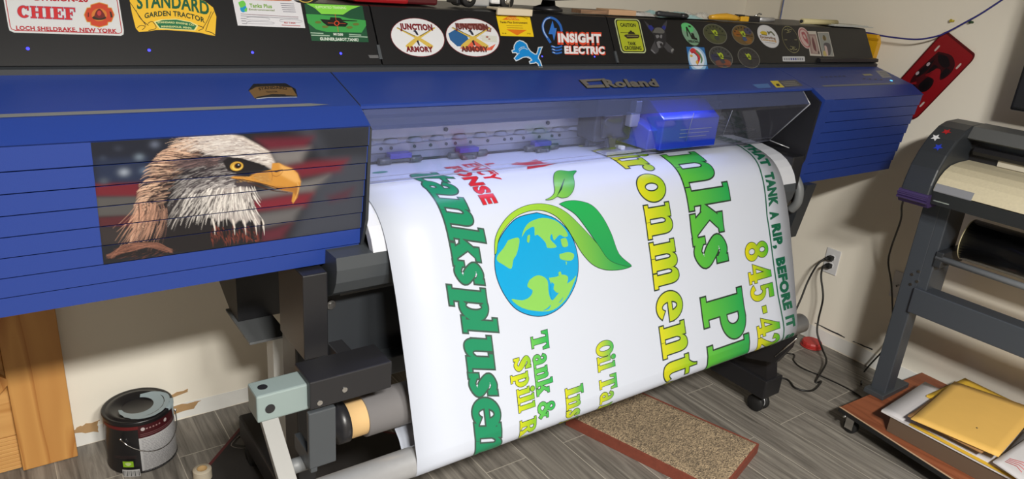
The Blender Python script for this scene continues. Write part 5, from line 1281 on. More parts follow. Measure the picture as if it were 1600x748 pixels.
# paint spill: ring sector on the lid, run over the rim
m = MB(); rs = random.Random(3); ro = []; ri = []
for k in range(41):
    a = math.radians(-172 + k * 6.1); w = math.sin(PI * (k / 40) ** 1.25)
    o_ = .0575 + .038 * min(1, w * 1.25) + rs.uniform(-.0015, .0015); ro.append((PC[0] + o_ * math.cos(a), PC[1] + o_ * math.sin(a), HC + .0035)); ri.append((PC[0] + .047 * math.cos(a), PC[1] + .047 * math.sin(a), HC - .001))
n_ = len(ro); m.add(ri + ro, [(i, i + 1, n_ + i + 1, n_ + i) for i in range(n_ - 1)], True)
for a0, a1, dep in ((-42, -8, .010), (-30, -20, .05), (-14, -10, .03)):
    P = [(PC[0] + (R + .0022) * math.cos(math.radians(a0 + (a1 - a0) * k / 6)), PC[1] + (R + .0022) * math.sin(math.radians(a0 + (a1 - a0) * k / 6))) for k in range(7)]
    top = [(x, y, HC + .003) for x, y in P]; bot = [(x, y, HC - dep * (1 - .6 * abs(2 * k / 6 - 1) ** 2)) for k, (x, y) in enumerate(P)]; inn = [(PC[0] + (x - PC[0]) * .9, PC[1] + (y - PC[1]) * .9, HC + .0042) for x, y in P]
    m.add(top + bot, [(i, i + 1, 8 + i, 7 + i) for i in range(6)], True); m.add(inn + top, [(i, i + 1, 8 + i, 7 + i) for i in range(6)], True)
m.build('paint_spill', mat('grey_blue_paint', rgb(150, 166, 172), .25, spec=.5), can, 'dried grey-blue paint')
def can_map(u, v): # u degrees, v height
    a = math.radians(u); n = np.array([math.cos(a), math.sin(a), 0]); return np.array([PC[0], PC[1], v]) + n * (R - .0004), n
a = Art()
a.poly([(-101 + 9.5 * k, .006) for k in range(11)] + [(-6 - 9.5 * k, .132) for k in range(11)], rgb(206, 206, 208))
a.poly([(-101 + 9.5 * k, .132) for k in range(11)] + [(-6 - 9.5 * k, .178) for k in range(11)], rgb(74, 24, 30))
a.poly([(-170 + 7 * k, .166) for k in range(11)] + [(-100 - 7 * k, .178) for k in range(11)], rgb(112, 34, 36))
for x in (-93, -52): a.poly(ell(x, .164, 3.4, .0065, 16), rgb(214, 200, 200))
for k in range(5): a.poly(rc(-88 + 5.5 * k, .161, -85 + 5.5 * k, .166), rgb(170, 130, 130))
for k in range(2): a.poly(rc(-98, .145 - .006 * k, -20, .1465 - .006 * k), rgb(150, 110, 112))
rs = random.Random(9)
for k in range(22):
    x = -97
    while x < -14:
        w = rs.uniform(3, 12); a.poly(rc(x, .124 - .0053 * k, x + w, .1252 - .0053 * k), rgb(128, 128, 132)); x += w + 1.6
a.poly(rc(-128, .036, -112, .058), rgb(150, 200, 40)); a.poly(smooth([(-125, .050), (-120, .054), (-115, .050), (-118, .042), (-122, .042)]), rgb(206, 226, 150))
a.poly(rc(-130, .0, -104, .026), rgb(214, 214, 214))
for k in range(13): a.poly(rc(-129 + 1.9 * k, .002, -129 + 1.9 * k + (.6 + .6 * (k % 3 == 0)), .022), BLACK)
for k in range(2): a.poly(rc(-140, .070 + .006 * k, -106, .0708 + .006 * k), rgb(90, 60, 60))
a.build('can_label', can_map, STICK, can, eps=5e-5, cuts=[(0, list(np.arange(-172, 0, 5)))], label='printed label, white with a dark red band')
m = MB(); hp = []
for k in range(15):
    t = k / 14; ang = math.radians(-128 + 128 * t); hp.append((PC[0] + (R + .006) * math.cos(ang), PC[1] + (R + .006) * math.sin(ang), .135 - .062 * math.sin(PI * t) ** .8))
m.tube(hp, .0017, 8)
for q in (hp[0], hp[-1]): m.cyl(np.array(q) - [0, 0, .001], np.array(q) + [0, 0, .006], .004, n=8)
m.build('wire_handle', M['steel'], can)

# ------------------------------------------------------------------ wooden panel under the left cover
pine = wood_mat('knotty_pine', rgb(172, 112, 52), rgb(206, 152, 84), (7, 7, 1.1), .55, 5.0)
pineh = wood_mat('pine_boards', rgb(186, 130, 66), rgb(214, 164, 98), (1.5, 20, 22), .55, 3.0)
wp = thing('wooden_chest', 'pine wood chest with a diagonal brace standing against the wall', 'chest', (-.25, 2.38, 0))
MB().box(-.068, .083, 2.36, 2.40, .002, .80, .003).build('stile', pine, wp)
m = MB()
for k in range(9):
    z = .002 + .0135 * k; m.box(-.62, -.069, 2.382, 2.402, z, z + .0125, .0015)
m.box(-.62, -.069, 2.384, 2.402, .125, .80, .002)
m.build('grooved_boards', pineh, wp)
br = MB(); p0 = np.array([-.085, 2.371, .27]); p1 = np.array([-.55, 2.371, .70]); dd = (p1 - p0) / np.linalg.norm(p1 - p0)
br.obox((p0 + p1) / 2, dd * .30, (0, .010, 0), np.cross(dd, (0, 1, 0)) * .062, .002); br.build('diagonal_brace', pine, wp)

# ------------------------------------------------------------------ things lying on the floor
mt = MB(); A_ = np.array([.645, 2.335]); d_ = np.array([-.69, -.724]); n_ = np.array([.724, -.69])
Pm = [A_, A_ + d_ * .60, A_ + d_ * .60 + n_ * .62, A_ + n_ * .62]
mt.slab([(p[0], p[1], .0015) for p in Pm], (0, 0, .008))
dm = thing('floor_mat', 'dark maroon-edged mat on the floor under the left end', 'mat', (.45, 2.0, 0)); mt.build('base', mat('maroon', rgb(92, 30, 34), .7), dm, 'maroon edge')
Pi = [A_ + d_ * .012 + n_ * .012, A_ + d_ * .588 + n_ * .012, A_ + d_ * .588 + n_ * .608, A_ + d_ * .012 + n_ * .608]
MB().slab([(p[0], p[1], .0096) for p in Pi], (0, 0, .002)).build('surface', mat('dark_mat', rgb(42, 39, 38), .8, noise=(40, .2)), dm)
ar = Art(); c0 = np.array([.556, 2.17])
sq = [tuple(c0 + d_ * i * .030 + n_ * j * .026) for i, j in ((-1, -1), (1, -1), (1, 1), (-1, 1))]
ar.poly(chain(sq + [sq[0]], .003), rgb(140, 130, 124))
ar.poly([tuple(c0 + d_ * i * .02 + n_ * j * .018) for i, j in ((-1, -1), (1, -1), (1, 1), (-1, 1))], rgb(78, 72, 68))
ar.build('paper_label', lambda u, v: (np.array([u, v, .0118]), np.array([0, 0, 1.])), STICK, dm, label='small pale square label')
tr = thing('tape_roll', 'small pale ribbed roll on the floor at the mat corner', 'tape roll', (.395, 2.045, 0))
m = MB(); prof = [(.016, .0095)]
for k in range(6): prof += [(.0275, .011 + .006 * k), (.0285, .013 + .006 * k), (.0275, .015 + .006 * k)]
prof += [(.016, .047)]; m.lathe(prof, (.395, 2.045, 0), n=28); m.build('ribbed_side', mat('cream_tape', rgb(190, 180, 160), .7), tr)
MB().lathe([(.014, .010), (.016, .010), (.016, .0468), (.014, .0468), (.014, .010)], (.395, 2.045, 0), n=24).build('core', M['kraft'], tr)

def grit_mat():
    m = bpy.data.materials.new('gritty_tan'); m.use_nodes = True; nt = m.node_tree; b = nt.nodes['Principled BSDF']; N = nt.nodes.new
    tc = N('ShaderNodeTexCoord'); v = N('ShaderNodeTexVoronoi'); v.inputs['Scale'].default_value = 210; nt.links.new(tc.outputs['Object'], v.inputs['Vector'])
    cr = N('ShaderNodeValToRGB'); e = cr.color_ramp.elements; e[0].color = (*rgb(86, 72, 56), 1); e[1].color = (*rgb(192, 168, 134), 1); e[1].position = .9
    sp = N('ShaderNodeSeparateColor'); nt.links.new(v.outputs['Color'], sp.inputs[0]); nt.links.new(sp.outputs[0], cr.inputs[0])
    n2 = N('ShaderNodeTexNoise'); n2.inputs['Scale'].default_value = 9; nt.links.new(tc.outputs['Object'], n2.inputs['Vector'])
    mx = N('ShaderNodeMix'); mx.data_type = 'RGBA'; mx.blend_type = 'MULTIPLY'; mx.inputs[0].default_value = .5; nt.links.new(cr.outputs[0], mx.inputs[6]); nt.links.new(n2.outputs['Fac'], mx.inputs[7])
    ad = N('ShaderNodeMix'); ad.data_type = 'RGBA'; ad.blend_type = 'ADD'; ad.inputs[0].default_value = .12; ad.inputs[7].default_value = (.5, .42, .32, 1); nt.links.new(mx.outputs[2], ad.inputs[6])
    nt.links.new(ad.outputs[2], b.inputs['Base Color']); b.inputs['Roughness'].default_value = .9
    bp = N('ShaderNodeBump'); bp.inputs['Strength'].default_value = .9; bp.inputs['Distance'].default_value = .004; nt.links.new(v.outputs['Distance'], bp.inputs['Height']); nt.links.new(bp.outputs[0], b.inputs['Normal'])
    return m
gs = thing('gritty_slab', 'rust red slab with a gritty tan top lying under the hanging print', 'slab', (1.9, 1.45, 0))
Rc = np.array([2.15, 1.209]); dw = np.array([-.96, -.282]); dl = np.array([-.282, .96])
cs = [Rc, Rc + dw * .363, Rc + dw * .363 + dl * .62, Rc + dl * .62]
MB().slab([(p[0], p[1], .001) for p in cs], (0, 0, .040)).build('base', mat('brick_red', rgb(124, 62, 46), .8, noise=(60, .25)), gs, 'brick red sides')
m = MB(); NG = 70; rg = random.Random(5); gv = []
for j in range(NG + 1):
    for i in range(NG // 2 + 1):
        u = .008 + (.355 - .008) * i / (NG // 2); v = .006 + (.608) * j / NG; e = min(i, NG // 2 - i, j, NG - j)
        p = Rc + dw * u + dl * v; gv.append((p[0], p[1], .0405 + (min(1, e / 2) * .0035 + rg.uniform(0, .0028) if e else 0)))
w_ = NG // 2 + 1
m.add(gv, [(j * w_ + i, j * w_ + i + 1, (j + 1) * w_ + i + 1, (j + 1) * w_ + i) for j in range(NG) for i in range(NG // 2)], True)
m.build('grit_top', grit_mat(), gs, 'gritty tan top surface')
rcap = thing('red_cap', 'small red plastic cap on the floor by the wall under the outlet', 'cap', (3.13, 1.615, 0))
MB().lathe([(0, .002), (.040, .002), (.046, .006), (.048, .022), (.044, .030), (0, .032)], (3.13, 1.615, 0), n=14, smooth=False).build('dome', mat('red_plastic', rgb(178, 50, 46), .5), rcap)
MB().lathe([(.048, .002), (.052, .003), (.052, .007), (.047, .008)], (3.13, 1.615, 0), n=28).build('rim', mat('red_rim', rgb(160, 44, 40), .5), rcap)

# ------------------------------------------------------------------ outlets, cords, wall things
plate_w = mat('outlet_white', rgb(214, 214, 216), .4)
def wall_yz(px, py, x=XR): q = on_x(px, py, x); return q[1], q[2]
def outlet(y, z, label, coax=False):
    t = thing('wall_outlet', label, 'outlet', (XR, y, z), 'wall outlets on the right wall')
    MB().box(XR - .006, XR - .0002, y - .036, y + .036, z - .062, z + .062, .002).build('cover_plate', plate_w, t)
    if not coax:
        for dz in (-.02, .02):
            m = MB(); m.lathe([(0, XR - .0075), (.0155, XR - .0075), (.0165, XR - .006)], (0, y, z + dz), axis=0, n=20).build('socket', plate_w, t)
        MB().cyl((XR - .0068, y, z), (XR - .006, y, z), .003, n=10).build('screw', M['steel'], t)
    else:
        MB().cyl((XR - .022, y + .006, z + .0), (XR - .005, y + .006, z), .005, n=12).build('coax_jack', M['steel'], t)
    return t
oy, oz = wall_yz(1300, 408); outlet(oy, oz, 'white wall outlet with two black plugs beside the printer')
oy2, oz2 = wall_yz(1407, 446); outlet(oy2, oz2, 'white wall plate with a coax jack half behind the cutter leg', True)
def cord(label, pts, r, plug=None, tail=None):
    t = thing('power_cord', label, 'cord', tuple(pts[0]), 'black power cords'); MB().tube(catmull(pts, 8), r, 8).build('cable', M['cord'], t)
    if plug is not None:
        y, z = plug; m = MB(); m.box(XR - .036, XR - .0078, y - .013, y + .013, z - .011, z + .011, .004); m.cyl((XR - .052, y + .012, z - .004), (XR - .03, y + .004, z), .005, .009, n=10); m.build('plug', M['rubber'], t)
    return t
P3 = lambda px, py, x: tuple(on_x(px, py, x)); PF = lambda px, py, z=.0045: tuple(on_z(px, py, z))
cord('black cord from the upper socket running behind the print', [(XR - .05, oy + .012, oz + .018), P3(1276, 415, 3.12), P3(1262, 440, 3.10), P3(1250, 470, 3.05), P3(1235, 500, 3.0), P3(1215, 530, 2.9), (2.75, 1.85, .006), (2.55, 1.9, .006)], .0045, (oy, oz + .02))
cord('black cord from the lower socket looping down to the floor', [(XR - .05, oy + .012, oz - .022), P3(1283, 432, 3.12), P3(1286, 465, 3.10), P3(1279, 498, 3.10), P3(1277, 520, 3.08), P3(1285, 545, 3.06), P3(1291, 566, 2.98), (2.83, 1.40, .0055), PF(1283, 596, .0055), PF(1268, 610, .0055), PF(1243, 606, .0055), PF(1222, 590, .0055), (2.52, 1.62, .0055), (2.50, 1.75, .0055)], .0045, (oy, oz - .02))
cord('black cord lying across the floor planks towards the dolly', [(2.62, 1.75, .0045), PF(1232, 552), PF(1240, 563), PF(1252, 574), PF(1285, 588), PF(1315, 602), PF(1340, 616), (2.88, 1.19, .0045)], .0035)
cc_ = thing('power_cord', 'black cord hanging from the small cutter end cap', 'cord', P3(1413, 306, 2.9), 'black power cords')
MB().tube(catmull([P3(1414, 304, 2.72), P3(1409, 322, 2.80), P3(1407, 345, 2.9), P3(1393, 385, 3.0), P3(1388, 410, 3.05), P3(1393, 445, 3.08), P3(1395, 500, 3.10), P3(1394, 530, 3.12), (3.14, 1.34, .0055), (3.0, 1.28, .0055)], 8), .0038, 8).build('cable', M['cord'], cc_)
bluec = mat('blue_cable', rgb(34, 34, 120), .4)
c1 = thing('network_cable', 'blue network cable draped along the right wall over the red plate', 'cable', P3(1352, 51, 3.16), 'blue network cables')
MB().tube(catmull([P3(1335, 56, 3.06), P3(1352, 51, 3.10), P3(1385, 57, 3.12), P3(1430, 61.5, 3.12), P3(1462, 57, 3.13), P3(1482, 49, 3.14), P3(1510, 34, 3.15), P3(1535, 20, 3.16), P3(1570, -3, 3.18), P3(1610, -30, 3.18)], 8), .0034, 8).build('cable', bluec, c1)
c2 = thing('network_cable', 'blue cable hanging straight down near the room corner', 'cable', (3.18, 2.19, 1.51), 'blue network cables')
MB().tube([(3.185, 2.20, 2.40), (3.183, 2.196, 1.9), (3.18, 2.19, 1.50), (3.16, 2.15, 1.42), (3.12, 2.135, 1.30)], .0032, 8).build('cable', mat('pale_blue_cable', rgb(84, 98, 150), .4), c2)
for (px, py), col, lab in (((1490, 33), rgb(196, 178, 60), 'yellow plastic wall anchor above the red plate'), ((1520, 35), rgb(40, 72, 40), 'dark green plastic wall anchor above the red plate')):
    y, z = wall_yz(px, py); t = thing('wall_anchor', lab, 'wall anchor', (XR, y, z), 'wall anchors above the red plate'); mm = mat('anchor', col, .5)
    MB().cyl((XR - .014, y + .004, z + .001), (XR, y, z), .0045, n=10).build('sleeve', mm, t); MB().cyl((XR - .016, y + .0046, z + .001), (XR - .0141, y + .004, z + .001), .0065, n=10).build('collar', mm, t)
# red licence plate
lpz = thing('license_plate', 'red metal license plate with a dark vehicle picture tilted on the right wall', 'license plate', (XR - .012, 1.42, 1.35))
c0 = np.array([1.427, 1.522]); du = np.array([-.867, -.497]) * .165; dv = np.array([.497, -.867]) * .33
def pl3(u, v, x=XR - .012): p = c0 + du * u + dv * v; return (x, p[0], p[1])
outl = rrect(0, 0, 1, 1, .09); 
slots = [(.16, .20), (.86, .20), (.16, .80), (.86, .80)]
m = MB(); m.slab([pl3(u, v) for u, v in outl], (.002, 0, 0)); m.build('sheet_metal', mat('plate_red', rgb(140, 22, 28), .3, spec=.5, noise=(8, .15)), lpz)
a = Art(); DK = rgb(24, 14, 18); DR = rgb(66, 14, 20)
a.poly([stroke([(u, v, .03) for u, v in outl + [outl[0]]], 1)[0]], rgb(104, 14, 20))
for u, v in slots: a.poly(rrect(u - .022, v - .042, u + .022, v + .042, .02), rgb(232, 214, 206))
a.poly(smooth([(.24, .22), (.55, .16), (.78, .22), (.84, .34), (.76, .45), (.60, .36), (.46, .40), (.40, .52), (.52, .50), (.66, .50), (.72, .60), (.60, .72), (.44, .72), (.36, .64), (.24, .70), (.18, .58), (.2, .42)], 4), DR)
for P in ([(.28, .24), (.5, .2), (.7, .26), (.6, .32), (.4, .30)], [(.3, .3), (.36, .45), (.28, .6), (.22, .5)], [(.66, .3), (.8, .3), (.78, .42), (.68, .4)], [(.38, .36), (.5, .36), (.4, .5)]): a.poly(smooth(P, 3), DK)
a.poly(ell(.58, .60, .14, .10), DK, None); a.poly(ell(.40, .76, .12, .085), DK); a.poly(ell(.58, .60, .07, .05), rgb(14, 12, 14)); a.poly(ell(.42, .76, .045, .03), rgb(40, 40, 120))
for u, v in ((.27, .40), (.22, .56)): a.poly(ell(u, v, .035, .026), rgb(206, 190, 200))
for k in range(5): a.poly(chain([(.3 + .03 * k, .62 + .02 * k), (.36 + .03 * k, .52 - .02 * k)], .012), rgb(110, 20, 28))
a.build('plate_picture', lambda u, v: (np.array(pl3(u, v)), np.array([-1., 0, 0])), STICK, lpz, eps=5e-5, label='dark picture of a vehicle')
MB().box(XR - .010, XR, 1.40, 1.43, 1.44, 1.46).build('hanger', M['steel'], lpz)
# black box on the wall at the frame edge
wb = thing('wall_cabinet', 'black cabinet on the right wall at the photo edge', 'cabinet', (3.1, .80, 1.3))
MB().box(3.02, XR, .55, 1.055, 1.28, 1.80, .006).build('body', M['black'], wb); MB().box(3.005, 3.02, .56, 1.045, 1.29, 1.79, .004).build('door', M['black'], wb)

# ------------------------------------------------------------------ dolly board with casters
bd = thing('dolly_board', 'reddish brown laminate board on chrome casters under the cutter leg', 'dolly', (2.8, .8, 0))
pb = [(2.565, 1.152), (3.175, 1.122), (3.14, .25), (2.44, .28)]
MB().slab([(x, y, .083) for x, y in pb], (0, 0, .018)).build('core_board', M['rubber'], bd, 'black edge')
ins = [(2.568, 1.149), (3.172, 1.119), (3.137, .253), (2.443, .283)]
MB().slab([(x, y, .1012) for x, y in ins], (0, 0, .0015)).build('laminate', wood_mat('red_brown_laminate', rgb(122, 66, 40), rgb(150, 88, 58), (14, 2.0, 1), .55, 2.2), bd)
MB().slab([(2.5655, 1.152, .1012), (2.569, 1.147, .1012), (2.446, .284, .1012), (2.441, .28, .1012)], (0, 0, .0028)).build('edge_band', mat('pale_edge', rgb(190, 160, 130), .6), bd, 'pale chipped edge')
for x, y in ((2.605, 1.105), (3.09, 1.07), (2.52, .34), (3.06, .32)):
    c = MB().box(x - .035, x + .035, y - .03, y + .03, .079, .083, .001).box(x - .022, x - .018, y - .016, y + .016, .022, .080).box(x + .018, x + .022, y - .016, y + .016, .022, .080).build('caster', M['steel'], bd, 'chrome caster')
    MB().lathe([(0, -.014), (.024, -.014), (.028, -.010), (.028, .010), (.024, .014), (0, .014)], (x, y, .0285), axis=0, n=20).build('wheel', M['rubber'], c)
MB().cyl((2.553, 1.118, .080), (2.585, 1.118, .080), .005, n=10).build('brake_lever', M['steel'], bd)

# ------------------------------------------------------------------ small vinyl cutter on its stand
ct = thing('vinyl_cutter', 'black vinyl cutter on a grey steel stand by the right wall', 'cutter', (2.87, 1.12, .1))
CAPP = [(2.665, .950), (2.645, .985), (2.650, 1.02), (2.668, 1.075), (2.70, 1.125), (2.745, 1.172), (2.80, 1.207), (2.85, 1.222), (2.93, 1.226), (3.02, 1.215), (3.06, 1.16), (3.06, .98), (2.95, .940), (2.80, .930)]
cap = MB().prism(CAPP, 1.085, 1.185, axis=1).build('end_cap', mat('cap_dark', rgb(46, 50, 55), .4), ct, bevel=.006)
foot = MB()
foot.prism([(2.6585, .938), (2.636, .966), (2.641, .985), (2.647, .987), (2.70, .985), (2.76, .94)], 1.083, 1.188, axis=1)
for z in (.952, .968): foot.prism([(2.64, z), (2.634, z + .004), (2.634, z + .009), (2.66, z + .011)], 1.082, 1.189, axis=1)
foot.build('purple_trim', M['purple'], cap, 'purple ribbed trim')
def star(px, py, col, name, n=5):
    # on the curved front of the cap
    best = None
    for i in range(2, 7):
        a_, b_ = np.array(CAPP[i]), np.array(CAPP[i + 1]); v = b_ - a_; nn = np.array([-v[1], 0, v[0]]); q = on_plane(px, py, (a_[0], 0, a_[1]), nn); t = (np.array([q[0], q[2]]) - a_) @ v / (v @ v)
        if -.02 <= t <= 1.02: best = (q, np.array([v[0], 0, v[1]]) / np.linalg.norm(v), nn / np.linalg.norm(nn)); break
    q, t1, nn = best
    if nn[0] > 0: nn = -nn
    m = MB(); P = []
    for k in range(2 * n):
        r_ = .0165 if k % 2 == 0 else .0075; an = PI / 2 + PI * k / n + .3; P.append(q + nn * .0012 + t1 * r_ * math.sin(an) + np.array([0, 1., 0]) * r_ * math.cos(an))
    m.add(P + [q + nn * .0012], [(i, (i + 1) % (2 * n), 2 * n) for i in range(2 * n)]); m.build('star_sticker', mat(name, col, .45), cap, name.replace('_', ' '))
star(1462, 215, rgb(220, 222, 226), 'white_star'); star(1479, 206, rgb(176, 26, 34), 'red_star'); star(1466, 230, rgb(36, 60, 190), 'blue_star')
Y0, Y1 = .05, 1.086
MB().prism([(2.84, 1.222), (2.815, 1.182), (2.83, 1.176), (2.90, 1.19), (3.00, 1.19), (3.01, 1.215), (2.93, 1.228)], Y0, Y1, axis=1).build('hood', mat('hood_grey', rgb(84, 86, 87), .45), ct, bevel=.003)
MB().prism([(2.88, 1.19), (2.88, 1.10), (2.87, .95), (3.04, .97), (3.05, 1.19)], Y0, Y1, axis=1).build('body', M['black'], ct)
m = MB(); m.prism([(2.855, 1.150), (2.845, 1.135), (2.855, 1.122), (2.885, 1.122), (2.885, 1.150)], Y0, Y1 - .02, axis=1); m.build('tool_rail', M['black'], ct)
for y0, y1 in ((.845, .985), (.62, .79), (.38, .55)): MB().box(2.868, 2.879, y0, y1, 1.098, 1.128, .001).build('media_window', mat('pale_strip', rgb(196, 190, 174), .6), ct)
plat = [(2.660, 1.006), (2.668, 1.028), (2.685, 1.052), (2.71, 1.072), (2.745, 1.087), (2.80, 1.094), (2.88, 1.096), (2.88, 1.085), (2.80, 1.08), (2.70, 1.02), (2.675, 1.0)]
pm = MB().prism(plat, Y0, Y1 - .004, axis=1).build('platen', M['cream'], ct, 'worn cream platen')
MB().prism([(2.6585, 1.003), (2.6575, 1.006), (2.667, 1.030), (2.672, 1.030), (2.664, 1.004)], .955, Y1 - .006, axis=1).build('grey_tape', mat('duct_tape', rgb(128, 130, 136), .5), pm)
MB().prism([(2.668, .955), (2.662, 1.002), (2.70, 1.015), (2.88, 1.06), (2.90, .95), (2.80, .945)], Y0, Y1, axis=1).build('front_beam', mat('beam_black', rgb(34, 36, 39), .4), ct)
MB().box(2.664, 2.668, 1.02, 1.075, .968, .972).build('chrome_line', M['steel'], ct)
stg = mat('stand_grey', rgb(62, 67, 74), .42, bump=(60, .08))
lgp = MB(); lgp.box(2.80, 2.875, 1.095, 1.158, .103, .95, .004); lgp.box(2.80, 2.94, 1.060, 1.10, .55, .95, .004); lgp.build('stand_leg', stg, ct)
MB().box(2.77, 2.98, 1.085, 1.168, .103, .125, .003).build('foot_plate', M['dkgrey'], ct)
MB().box(2.785, 2.86, Y0, 1.10, .495, .598, .004).build('cross_beam', stg, ct)
for y, z in ((1.105, .66), (1.125, .64), (1.10, .62), (1.12, .60)): MB().cyl((2.80, y, z), (2.796, y, z), .006, n=10).build('bolt', M['steel'], ct)
MB().cyl((2.80, Y0, .735), (2.80, 1.06, .735), .012, n=16).build('media_tube', mat('tube_grey', rgb(126, 130, 134), .4), ct)
MB().box(2.79, 2.98, 1.035, 1.062, .70, .76, .003).build('roll_bracket', M['charcoal'], ct)
MB().box(2.93, 2.99, .74, .80, .78, .95, .003).box(2.91, 2.99, .2, .84, .755, .80, .003).build('rear_bracket', mat('bracket_grey', rgb(92, 92, 90), .5), ct)
vr = thing('vinyl_roll', 'roll of glossy black vinyl lying on the cutter stand tubes', 'roll', (2.88, .55, .80))
MB().lathe([(.038, -.40), (.078, -.40), (.078, .455), (.038, .455)], (2.895, .55, .810), axis=1, n=40).build('wound_vinyl', mat('black_vinyl', rgb(20, 20, 22), .18, spec=.5), vr)
MB().lathe([(.034, -.402), (.038, -.402), (.038, .457), (.034, .457), (.034, -.402)], (2.895, .55, .810), axis=1, n=28).build('core', M['kraft'], vr)
MB().lathe([(.0775, .4545), (.0785, .456), (.0785, .458), (.0775, .459)], (2.895, .55, .810), axis=1, n=40).build('roll_edge', mat('pale_liner', rgb(200, 190, 150), .6), vr, 'pale liner edge')

# ------------------------------------------------------------------ mailers piled on the board
MAN = mat('manila', rgb(222, 178, 92), .7, noise=(14, .05)); YELM = mat('yellow_mailer', rgb(226, 184, 60), .55); WHP = mat('white_paper', rgb(206, 204, 206), .6); CARD = mat('brown_card', rgb(92, 74, 58), .8)
def sheet_thing(name, label, cat, pts, t, m, group=None, fold=None, extra=None):
    pts = [np.array(p, float) for p in pts]; ctr = sum(pts) / len(pts)
    e1 = pts[1] - pts[0]; e2 = pts[-1] - pts[0]; nn = np.cross(e1, e2); nn = nn / np.linalg.norm(nn); nn = nn if nn[2] > 0 else -nn
    th = thing(name, label, cat, tuple(ctr), group)
    N_ = 10; vs = []; rs = random.Random(len(label))
    for j in range(N_ + 1):
        for i in range(N_ + 1):
            u, v = i / N_, j / N_; p = (1 - v) * ((1 - u) * pts[0] + u * pts[1]) + v * ((1 - u) * pts[3] + u * pts[2]); bulge = 16 * u * (1 - u) * v * (1 - v)
            vs.append(p + nn * t * (0.35 + .65 * bulge))
    low = [v - nn * t * .7 for v in vs]; W_ = N_ + 1; q = [(j * W_ + i, j * W_ + i + 1, (j + 1) * W_ + i + 1, (j + 1) * W_ + i) for j in range(N_) for i in range(N_)]
    mb = MB(); mb.add(vs, q, True); mb.add(low, [f[::-1] for f in q], True)
    rim = [i for i in range(W_)] + [j * W_ + N_ for j in range(1, W_)] + [N_ * W_ + i for i in range(N_ - 1, -1, -1)] + [j * W_ for j in range(N_ - 1, 0, -1)]
    n_ = len(rim); mb.add([vs[i] for i in rim] + [low[i] for i in rim], [(i, (i + 1) % n_, n_ + (i + 1) % n_, n_ + i) for i in range(n_)])
    mb.build('body', m, th)
    if extra: extra(th, lambda u, v: (1 - v) * ((1 - u) * pts[0] + u * pts[1]) + v * ((1 - u) * pts[3] + u * pts[2]) + nn * t * (0.36 + .65 * 16 * u * (1 - u) * v * (1 - v)), nn)
    return th
cbx = thing('cardboard_box', 'low open brown cardboard box holding the pile of mailers', 'box', (2.85, .7, .103))
cb = MB(); bx0, bx1, by0, by1 = 2.575, 3.02, .28, .965; zt = .168
cb.box(bx0, bx1, by0, by1, .1035, .107); cb.build('bottom', CARD, cbx)
for nm, a_ in (('side_wall', (bx0, bx0 + .004, by0, by1)), ('side_wall', (bx1 - .004, bx1, by0, by1)), ('side_wall', (bx0 + .004, bx1 - .004, by1 - .004, by1)), ('side_wall', (bx0 + .004, bx1 - .004, by0, by0 + .004))): MB().box(*a_, .107, zt).build(nm, CARD, cbx)
def edge_strip(col, u0, v0, u1, v1):
    def f(th, P, nn):
        m = MB(); m.add([P(u0, v0) + nn * .0008, P(u1, v0) + nn * .0008, P(u1, v1) + nn * .0008, P(u0, v1) + nn * .0008], [(0, 1, 2, 3)]); m.build('edge_strip', col, th)
    return f
sheet_thing('bubble_mailer', 'white lined mailer with a yellow edge lying in the cardboard box', 'mailer', [(2.570, 1.00, .172), (2.95, 1.02, .172), (2.93, .50, .172), (2.566, .48, .172)], .012, WHP, extra=edge_strip(YELM, -.01, .2, .045, 1.0))
sheet_thing('padded_envelope', 'yellow padded envelope sticking out behind the manila envelope', 'envelope', [(2.82, .955, .186), (3.10, .935, .192), (3.08, .68, .192), (2.80, .68, .186)], .012, YELM)
sheet_thing('kraft_envelope', 'brown kraft envelope just below the top manila one', 'envelope', [(2.56, .905, .210), (2.98, .925, .212), (3.03, .65, .212), (2.565, .655, .210)], .006, mat('kraft_brown', rgb(150, 112, 70), .75))
def dot(th, P, nn): 
    MB().cyl(P(.28, .62), P(.28, .62) + nn * .001, .003, n=8).build('clasp_hole', M['black'], th)
sheet_thing('manila_envelope', 'large flat manila envelope on top of the mailer pile', 'envelope', [(2.530, .882, .221), (2.965, .925, .224), (3.045, .655, .224), (2.575, .61, .221)], .004, MAN, extra=dot)
sheet_thing('grey_mailer', 'grey ridged mailer beside the manila envelope at the frame edge', 'mailer', [(2.62, .612, .198), (2.95, .640, .205), (2.93, .40, .2), (2.60, .38, .198)], .010, mat('grey_poly', rgb(120, 118, 120), .5))
def scrib(th, P, nn):
    m = MB(); rs = random.Random(3)
    for k in range(4):
        p = P(.12 + .03 * k, .12); m.tube([p + nn * .001, P(.16 + .04 * k, .3) + nn * .001, P(.12 + .06 * k, .42) + nn * .001], .0012, 5)
    m.build('red_mark', mat('red_ink', rgb(190, 80, 80), .6), th)
    MB().add([P(.45, .35) + nn * .001, P(.7, .35) + nn * .001, P(.8, .6) + nn * .001, P(.45, .6) + nn * .001], [(0, 1, 2, 3)]).build('orange_label', mat('orange_label', rgb(220, 160, 60), .6), th)
sheet_thing('white_envelope', 'white envelope with red marks in the lower right corner', 'envelope', [(2.555, .615, .205), (2.86, .60, .225), (2.84, .42, .225), (2.50, .43, .205)], .006, WHP, extra=scrib)

